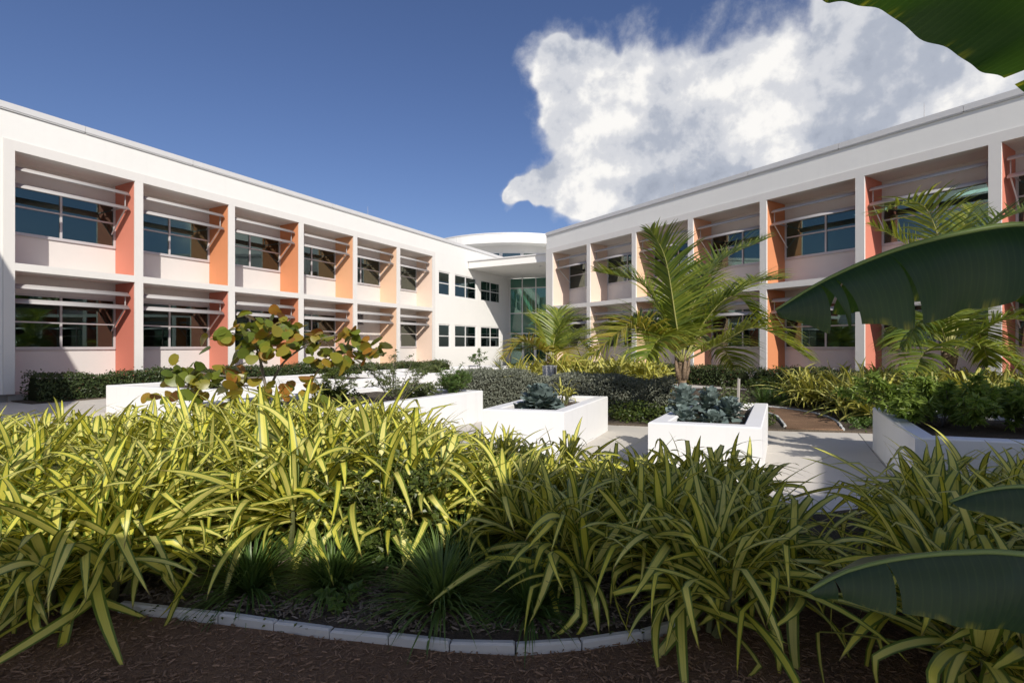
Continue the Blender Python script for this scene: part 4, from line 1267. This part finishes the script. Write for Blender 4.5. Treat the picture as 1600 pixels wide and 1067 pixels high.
def palm(x, Y, base_z, crown, fronds, label, trunk_r, leaf_len, seed, name='palm_tree', **kw):
    X = (x - 800) / 800 * Y
    root = empty(name, (X, Y, 0), 0, label, 'palm')
    cz = crown.z
    m = MB(); n = 9
    cx, cy = crown.x - X, crown.y - Y
    pts = [(cx * (i / n) ** 1.3, cy * (i / n), base_z + (cz - base_z) * i / n) for i in range(n + 1)]
    m.tube(pts, [trunk_r * (1.45 - .8 * min(1, 2.5 * i / n) + (.10 if i % 2 else 0) + .15 * max(0, i / n - .5)) for i in range(n + 1)], 9)
    m.obj('trunk', 'trunk', root, True)
    # old leaf bases round the top of the trunk
    for k in range(7):
        az = k * 2.4; b = MB(); c = Vector((cx, cy, cz - .22)); d = Vector((math.cos(az), math.sin(az), 0))
        b.tube([c + d * trunk_r * .5 - Vector((0, 0, .1)), c + d * trunk_r * 1.0 + Vector((0, 0, .1)), c + d * trunk_r * 1.25 + Vector((0, 0, .36))], [trunk_r * .5, trunk_r * .33, trunk_r * .10], 5)
        b.obj('leaf_base', 'trunk' if k % 3 else 'rachis', root, True)
    for i, (pp, dz, ml, dr) in enumerate(fronds):
        o = Vector((X, Y, 0)); npt = len(pp)
        W = [crown - o]
        for j, (ax, ay) in enumerate(pp):
            W.append(px(ax, ay, Y + dz * (j + 1) / npt) - o)
        frond(root, W, leaf_len, ml, seed * 50 + i, droop=dr, **kw)
    return root


G_, Y_, D_ = ['palm', 'palm_dark'], ['palm_yellow', 'palm'], ['palm_dark', 'palm']
Yp = 9.9
palm(1066, Yp, .03, px(1066, 566, Yp), [
    ([(1056, 500), (1040, 405), (1016, 358)], -.5, G_, .45),
    ([(1082, 480), (1120, 412), (1196, 374)], .35, G_, .35),
    ([(1034, 490), (1000, 442), (930, 424)], .8, G_, .45),
    ([(1040, 540), (988, 510), (925, 556)], -1.0, Y_, .95),
    ([(1122, 538), (1185, 512), (1264, 560)], -.9, G_, .85),
    ([(1108, 492), (1150, 462), (1190, 506)], -.3, G_, .9),
    ([(1120, 480), (1170, 444), (1222, 436)], 1.3, G_, .6),
    ([(1030, 520), (990, 500), (962, 520)], 1.4, D_, .7),
    ([(1095, 540), (1125, 540), (1150, 575)], 1.2, D_, .8),
    ([(1048, 530), (1030, 530), (1010, 560)], -1.3, G_, .7),
    ([(1075, 500), (1085, 450), (1100, 415)], 1.6, D_, .5)],
    'tallest coconut palm, growing behind the staked kale planter', .115, .95, 1)
Yq = 16.6
palm(862, Yq, .03, px(862, 560, Yq), [
    ([(842, 544), (818, 533), (786, 560)], -.6, Y_, 1.0),
    ([(868, 526), (886, 500), (918, 500)], .4, G_, .6),
    ([(882, 542), (903, 530), (926, 554)], .6, D_, .8),
    ([(855, 535), (842, 508), (832, 496)], .6, G_, .5),
    ([(874, 548), (884, 552), (896, 576)], -1.0, Y_, 1.0),
    ([(866, 520), (868, 500), (872, 484)], .8, D_, .5),
    ([(850, 546), (832, 540), (812, 548)], 1.2, D_, .8),
    ([(880, 534), (900, 520), (922, 522)], 1.2, G_, .6)],
    'small low coconut palm in front of the entrance', .13, 1.0, 2, pairs=56)
Yr = 11.6
palm(1488, Yr, .03, px(1484, 548, Yr), [
    ([(1478, 440), (1462, 358), (1432, 316), (1362, 338)], -.8, D_, .55),
    ([(1500, 420), (1540, 355), (1640, 318)], .2, D_, .2),
    ([(1462, 440), (1418, 384), (1360, 350)], .9, G_, .6),
    ([(1466, 505), (1440, 500), (1408, 545)], -.7, D_, .9),
    ([(1522, 524), (1580, 498), (1650, 520)], -.9, G_, .8),
    ([(1510, 540), (1550, 545), (1600, 585)], -1.0, D_, .8),
    ([(1500, 480), (1540, 450), (1600, 455)], .9, G_, .6),
    ([(1456, 520), (1420, 515), (1385, 540)], 1.0, D_, .8),
    ([(1490, 440), (1500, 370), (1520, 320)], 1.2, D_, .4),
    ([(1470, 540), (1445, 550), (1430, 580)], -1.2, D_, .8),
    ([(1505, 500), (1530, 520), (1545, 570)], .5, D_, .9)],
    'coconut palm at the right behind the big banana leaf', .12, .95, 3)


# ================================================================== SEA GRAPE
def round_leaf(seed):
    r = random.Random(seed); n = 14; vs = [(0.5, 0, .03)]; fs = []
    for k in range(n):
        a = 2 * math.pi * k / n; rad = .5 * (1 + .05 * math.sin(3 * a + seed)); x = .5 - rad * math.cos(a) * (1 if abs(a - 0) > .3 else .86); y = rad * 1.05 * math.sin(a)
        vs.append((x, y, .22 * y * y * (1 if seed % 2 else -.6) - .10 * (x - .5) ** 2 + .03 * math.sin(2 * a + seed)))
    for k in range(n): fs.append((0, 1 + (k + 1) % n, 1 + k))
    return vs, fs
def seagrape_mat():
    m, t, b = new_mat('sea_grape_leaf')
    oi = t.n.new('ShaderNodeObjectInfo'); n = t.noise(objco(t), 9, 4, .6)
    f = t.math('ADD', t.math('MULTIPLY', oi.outputs['Random'], .8), t.math('MULTIPLY', n, .3))
    c = t.ramp(f, [(.12, (.07, .11, .018)), (.46, (.16, .20, .025)), (.74, (.26, .22, .028)), (.90, (.33, .17, .03)), (1.0, (.28, .085, .03))])
    t.l.new(c, b.inputs['Base Color']); b.inputs['Roughness'].default_value = .38
    bump(t, b, t.noise(objco(t), 40, 3, .6), .15, .004)
    tr = t.n.new('ShaderNodeBsdfTranslucent'); t.l.new(t.mix(1.0, c, (1.9, 1.6, .8), 'MULTIPLY'), tr.inputs[0])
    mx = t.n.new('ShaderNodeMixShader'); mx.inputs[0].default_value = .3
    t.l.new(b.outputs[0], mx.inputs[1]); t.l.new(tr.outputs[0], mx.inputs[2]); t.l.new(mx.outputs[0], t.n['Material Output'].inputs[0])
    return m
M['seagrape'] = seagrape_mat()
RL = []
for s in range(6):
    vs, fs = round_leaf(s); RL.append(MB().add(vs, fs).mesh('round_leaf', 'seagrape', True))
sg_o = Vector((-3.85, 8.55, .55))
sg = empty('sea_grape_shrub', sg_o, 0, 'spreading sea grape with round green and bronze leaves on bare grey branches', 'shrub')
rs = random.Random(77)
branches = [  # photo pixel, depth
    ([(425, 645, 8.5), (412, 590, 8.5), (405, 556, 8.4), (392, 530, 8.3), (362, 520, 8.1)], .036),
    ([(420, 610, 8.5), (440, 570, 8.4), (470, 545, 8.2), (505, 528, 8.0), (548, 520, 7.9)], .022),
    ([(405, 556, 8.4), (420, 530, 8.6), (450, 515, 8.8), (470, 505, 8.9)], .018),
    ([(470, 640, 8.5), (490, 590, 8.3), (515, 560, 8.1), (550, 550, 7.9), (598, 543, 7.8)], .022),
    ([(412, 590, 8.5), (380, 590, 8.2), (330, 585, 7.9), (285, 575, 7.7)], .018),
    ([(405, 556, 8.4), (390, 520, 8.2), (372, 512, 8.0)], .016),
    ([(330, 585, 7.9), (305, 605, 7.6), (290, 622, 7.5)], .012),
    ([(392, 530, 8.3), (425, 520, 8.0), (445, 508, 7.8)], .014),
    ([(515, 560, 8.1), (530, 540, 8.3), (560, 525, 8.4)], .012)]
for pl, rad in branches:
    C, L = bez([px(a, b, d) - sg_o for a, b, d in pl], 14)
    MB().tube(C, [rad * (1 - .72 * i / 14) for i in range(15)], 6).obj('branch', 'bark', sg, True)
clus = [(370, 520, 34, 8.1, 7), (350, 525, 20, 8.0, 4), (395, 512, 32, 8.2, 9), (418, 500, 26, 8.3, 6), (440, 525, 34, 8.0, 9), (405, 545, 30, 8.0, 6), (455, 510, 24, 8.4, 5), (438, 545, 22, 7.9, 5), (470, 530, 26, 8.1, 6), (480, 522, 22, 8.2, 4),
        (500, 525, 28, 8.0, 6), (520, 530, 20, 8.1, 4), (548, 520, 22, 7.9, 6), (556, 528, 14, 7.9, 3), (535, 553, 26, 7.9, 7), (520, 560, 20, 8.0, 4), (560, 552, 20, 7.9, 5), (578, 545, 16, 7.8, 4), (596, 541, 16, 7.8, 5),
        (275, 572, 26, 7.7, 7), (300, 585, 30, 7.8, 8), (315, 592, 24, 7.6, 5), (312, 568, 16, 7.7, 2), (340, 590, 26, 7.9, 6), (290, 605, 24, 7.5, 5), (262, 618, 24, 7.4, 4), (305, 612, 20, 7.5, 4), (360, 580, 28, 8.2, 6), (385, 585, 26, 8.3, 5), (375, 560, 20, 8.3, 3),
        (372, 615, 26, 7.3, 4), (395, 600, 24, 8.2, 4), (485, 590, 20, 8.1, 3), (495, 560, 16, 8.1, 3), (510, 620, 22, 7.8, 3), (470, 600, 22, 8.0, 3), (440, 600, 24, 8.2, 4), (420, 520, 30, 8.1, 7)]
for (a, b, rr, d, n) in clus:
    for _ in range(int(n * 1.9)):
        p = px(a + rs.gauss(0, rr * .5), b + rs.gauss(0, rr * .38), d + rs.uniform(-.35, .35)) - sg_o
        o = link('leaf', rs.choice(RL), sg, p, (rs.uniform(-1.0, 1.0), rs.uniform(.1, 1.25), rs.uniform(0, 6.28)), rs.uniform(.13, .225))


# ================================================================== BANANA
def banana_mat():
    m, t, b = new_mat('banana_leaf')
    uv = t.n.new('ShaderNodeUVMap'); sep = t.n.new('ShaderNodeSeparateXYZ'); t.l.new(uv.outputs[0], sep.inputs[0])
    w1 = t.math('SINE', t.math('ADD', t.math('MULTIPLY', sep.outputs[1], 420.0), t.math('MULTIPLY', sep.outputs[0], 14.0)))
    cb = t.n.new('ShaderNodeCombineXYZ'); t.l.new(t.math('MULTIPLY', sep.outputs[1], 26.0), cb.inputs[0]); t.l.new(t.math('MULTIPLY', sep.outputs[0], 0.8), cb.inputs[1])
    n = t.noise(cb.outputs[0], 1.0, 5, .65)
    ed = t.smooth(t.math('ABSOLUTE', t.math('SUBTRACT', sep.outputs[0], .5)), .44, .5)
    c = t.mix(n, (.013, .036, .018), (.028, .062, .026))
    c = t.mix(t.math('MULTIPLY', t.smooth(w1, .6, 1.0), .10), c, (.075, .13, .05))
    c = t.mix(t.math('MULTIPLY', ed, t.smooth(n, .5, .7)), c, (.22, .22, .04))
    c = t.mix(t.smooth(t.math('ABSOLUTE', t.math('SUBTRACT', sep.outputs[0], .5)), .022, .008), c, (.16, .22, .07))
    t.l.new(c, b.inputs['Base Color']); b.inputs['Roughness'].default_value = .42; b.inputs['Specular IOR Level'].default_value = .45
    bump(t, b, t.math('ADD', t.math('MULTIPLY', w1, .25), n), .2, .003)
    tr = t.n.new('ShaderNodeBsdfTranslucent'); t.l.new(t.mix(1.0, c, (4.6, 4.2, .8), 'MULTIPLY'), tr.inputs[0])
    mx = t.n.new('ShaderNodeMixShader'); mx.inputs[0].default_value = .36
    t.l.new(b.outputs[0], mx.inputs[1]); t.l.new(tr.outputs[0], mx.inputs[2]); t.l.new(mx.outputs[0], t.n['Material Output'].inputs[0])
    return m
M['banana'] = banana_mat()


def banana_leaf(root, pts, half_w, ang_near, ang_far, seed, splits=(), nl=110, wprof=None, side_ref=None, petiole=None, nw=9, label=None):
    """pts: midrib from tip to base; each half blade hangs at its own angle; splits = torn gaps (t, width, side)"""
    r = random.Random(seed)
    C, L = bez(pts, nl); ph = [r.uniform(0, 6) for _ in range(4)]
    m = MB()
    def width(t): return half_w * (max(0.0, min(1, t / .28)) ** .62) * (1 - max(0, (t - .8) / .2) ** 2 * .75)
    prof = wprof or width
    for sd in (-1, 1):
        cuts = sorted(c for c in splits if c[2] == sd)
        segs = []; t0 = 0.0
        for (tc, wc, _, in_) in cuts: segs.append((t0, tc)); t0 = tc
        segs.append((t0, 1.0))
        for si, (ta, tb) in enumerate(segs):
            k0, k1 = int(round(ta * nl)), int(round(tb * nl))
            if k1 - k0 < 2: continue
            gap0 = next((c[1] for c in cuts if abs(c[0] - ta) < 1e-6), 0); gap1 = next((c[1] for c in cuts if abs(c[0] - tb) < 1e-6), 0)
            off = r.uniform(-.10, .10) if len(segs) > 1 else 0
            vs, uvs = [], []
            for k in range(k0, k1 + 1):
                t = k / nl; p = C[k]; tg = (C[min(k + 1, nl)] - C[max(k - 1, 0)]).normalized()
                side = side_ref - tg * side_ref.dot(tg) if side_ref is not None else tg.cross(Vector((0, 0, 1))); side.normalize(); up = side.cross(tg); 
                if up.z < 0: up = -up
                w = prof(t); a0 = (ang_near if sd > 0 else ang_far) + off
                loc = (t - ta) / max(1e-6, tb - ta)
                for j in range(nw + 1):
                    s = j / nw
                    a = a0 * (0.35 + .65 * s ** .6) + .10 * math.sin(t * 17 + ph[0]) * s
                    d = side * sd * math.cos(a) + up * math.sin(a)
                    # tear: blade edges pull apart towards the margin
                    sh = s ** 1.1 * (gap0 * (1 - loc) ** 2 - gap1 * loc ** 2)
                    wav = .007 * math.sin(t * 47 + ph[1] + s) * s * (half_w / .4)
                    vs.append(p + d * w * s * (1 + .015 * math.sin(t * 29 + ph[2]) + .008 * math.sin(t * 83 + ph[3])) + tg * (sh - .16 * w * s * s) + up * wav)
                    uvs.append((.5 + sd * .5 * s, t * L / 1.9))
            nn = nw + 1; fs = []
            for k in range(k1 - k0):
                for j in range(nw):
                    f = (k * nn + j, k * nn + j + 1, (k + 1) * nn + j + 1, (k + 1) * nn + j); fs.append(f if sd > 0 else tuple(reversed(f)))
            m.add(vs, fs, 0, uvs)
    o = m.obj('leaf', 'banana', root, True)
    if label: o['label'] = label
    rb = MB(); full = C + ([Vector(q) for q in petiole] if petiole else [])
    n = len(full); rb.tube(full[::4] + [full[-1]], [.005 + .016 * (i / (n / 4)) for i in range(len(full[::4]) + 1)], 6)
    rb.obj('midrib', 'petiole', o, True)


b_o = Vector((3.05, 1.95, .05))
ban = empty('banana_plant', b_o, 0, 'banana plant whose big dark leaves reach in from the right edge', 'banana plant')
bt = MB(); bt.tube([(0, 0, 0), (-.02, 0, .7), (-.04, .02, 1.5), (-.05, 0, 2.0)], [.13, .12, .10, .07], 12); bt.obj('stem', 'petiole', ban, True)
def Bp(a, b, d): return px(a, b, d) - b_o
near_s = Vector((0.10, -1, 0))
banana_leaf(ban, [Bp(1212, 484, 2.02), Bp(1290, 437, 2.05), Bp(1390, 394, 2.08), Bp(1500, 365, 2.08), Bp(1600, 352, 2.05), Bp(1720, 372, 2.0), Bp(1900, 440, 1.97)], .315, -1.35, -.95, 5,
            splits=[(.115, .040, 1, 1), (.155, .030, 1, 1), (.30, .012, 1, 1), (.22, .02, -1, 1), (.5, .03, -1, 1)], side_ref=near_s, petiole=[(-.05, 0, 1.7)], label='largest dark green leaf, torn near its tip')
banana_leaf(ban, [Bp(1262, 924, 1.52), Bp(1320, 893, 1.53), Bp(1400, 873, 1.54), Bp(1500, 863, 1.55), Bp(1600, 866, 1.56), Bp(1800, 900, 1.65), Bp(2000, 930, 1.8)], .215, -1.25, -.5, 6,
            splits=[(.045, .006, 1, 1), (.135, .012, 1, 1), (.6, .02, 1, 1)], side_ref=near_s, petiole=[(-.03, -.02, .65)], label='low dark leaf over the striped plants')
banana_leaf(ban, [Bp(1484, 784, 1.75), Bp(1530, 768, 1.75), Bp(1600, 760, 1.76), Bp(1720, 770, 1.8), Bp(1900, 830, 1.85)], .15, -.95, -.6, 7, splits=[(.3, .01, 1, 1)], side_ref=near_s, petiole=[(-.03, 0, .9)], label='narrow leaf tip at the right edge')
def wtop(t): return .44 * (max(0, min(1, t / .25)) ** .6) * (1 - max(0, (t - .8) / .2) ** 2 * .75)
banana_leaf(ban, [Vector(q) - b_o for q in ((0.78, 1.62, 3.05), (1.12, 1.66, 3.15), (1.58, 1.72, 3.10), (2.05, 1.80, 2.95), (2.45, 1.86, 2.72), (2.85, 1.92, 2.35))], .41, -1.0, -.35, 8,
            splits=[(.42, .05, 1, 1), (.7, .03, -1, 1)], side_ref=Vector((.05, -1, 0)), petiole=[(-.05, 0, 2.0)], label='leaf overhead seen from below')
for i, (q0, q1, q2) in enumerate([((3.4, 1.2, 2.5), (3.7, .6, 2.5), (4.0, .0, 2.1))]):
    banana_leaf(ban, [Vector(q2) - b_o, Vector(q1) - b_o, Vector(q0) - b_o, (0, 0, 1.95)], .36, -.9, -.9, 20 + i, splits=[(.3, .03, 1, 1), (.6, .03, -1, 1)])
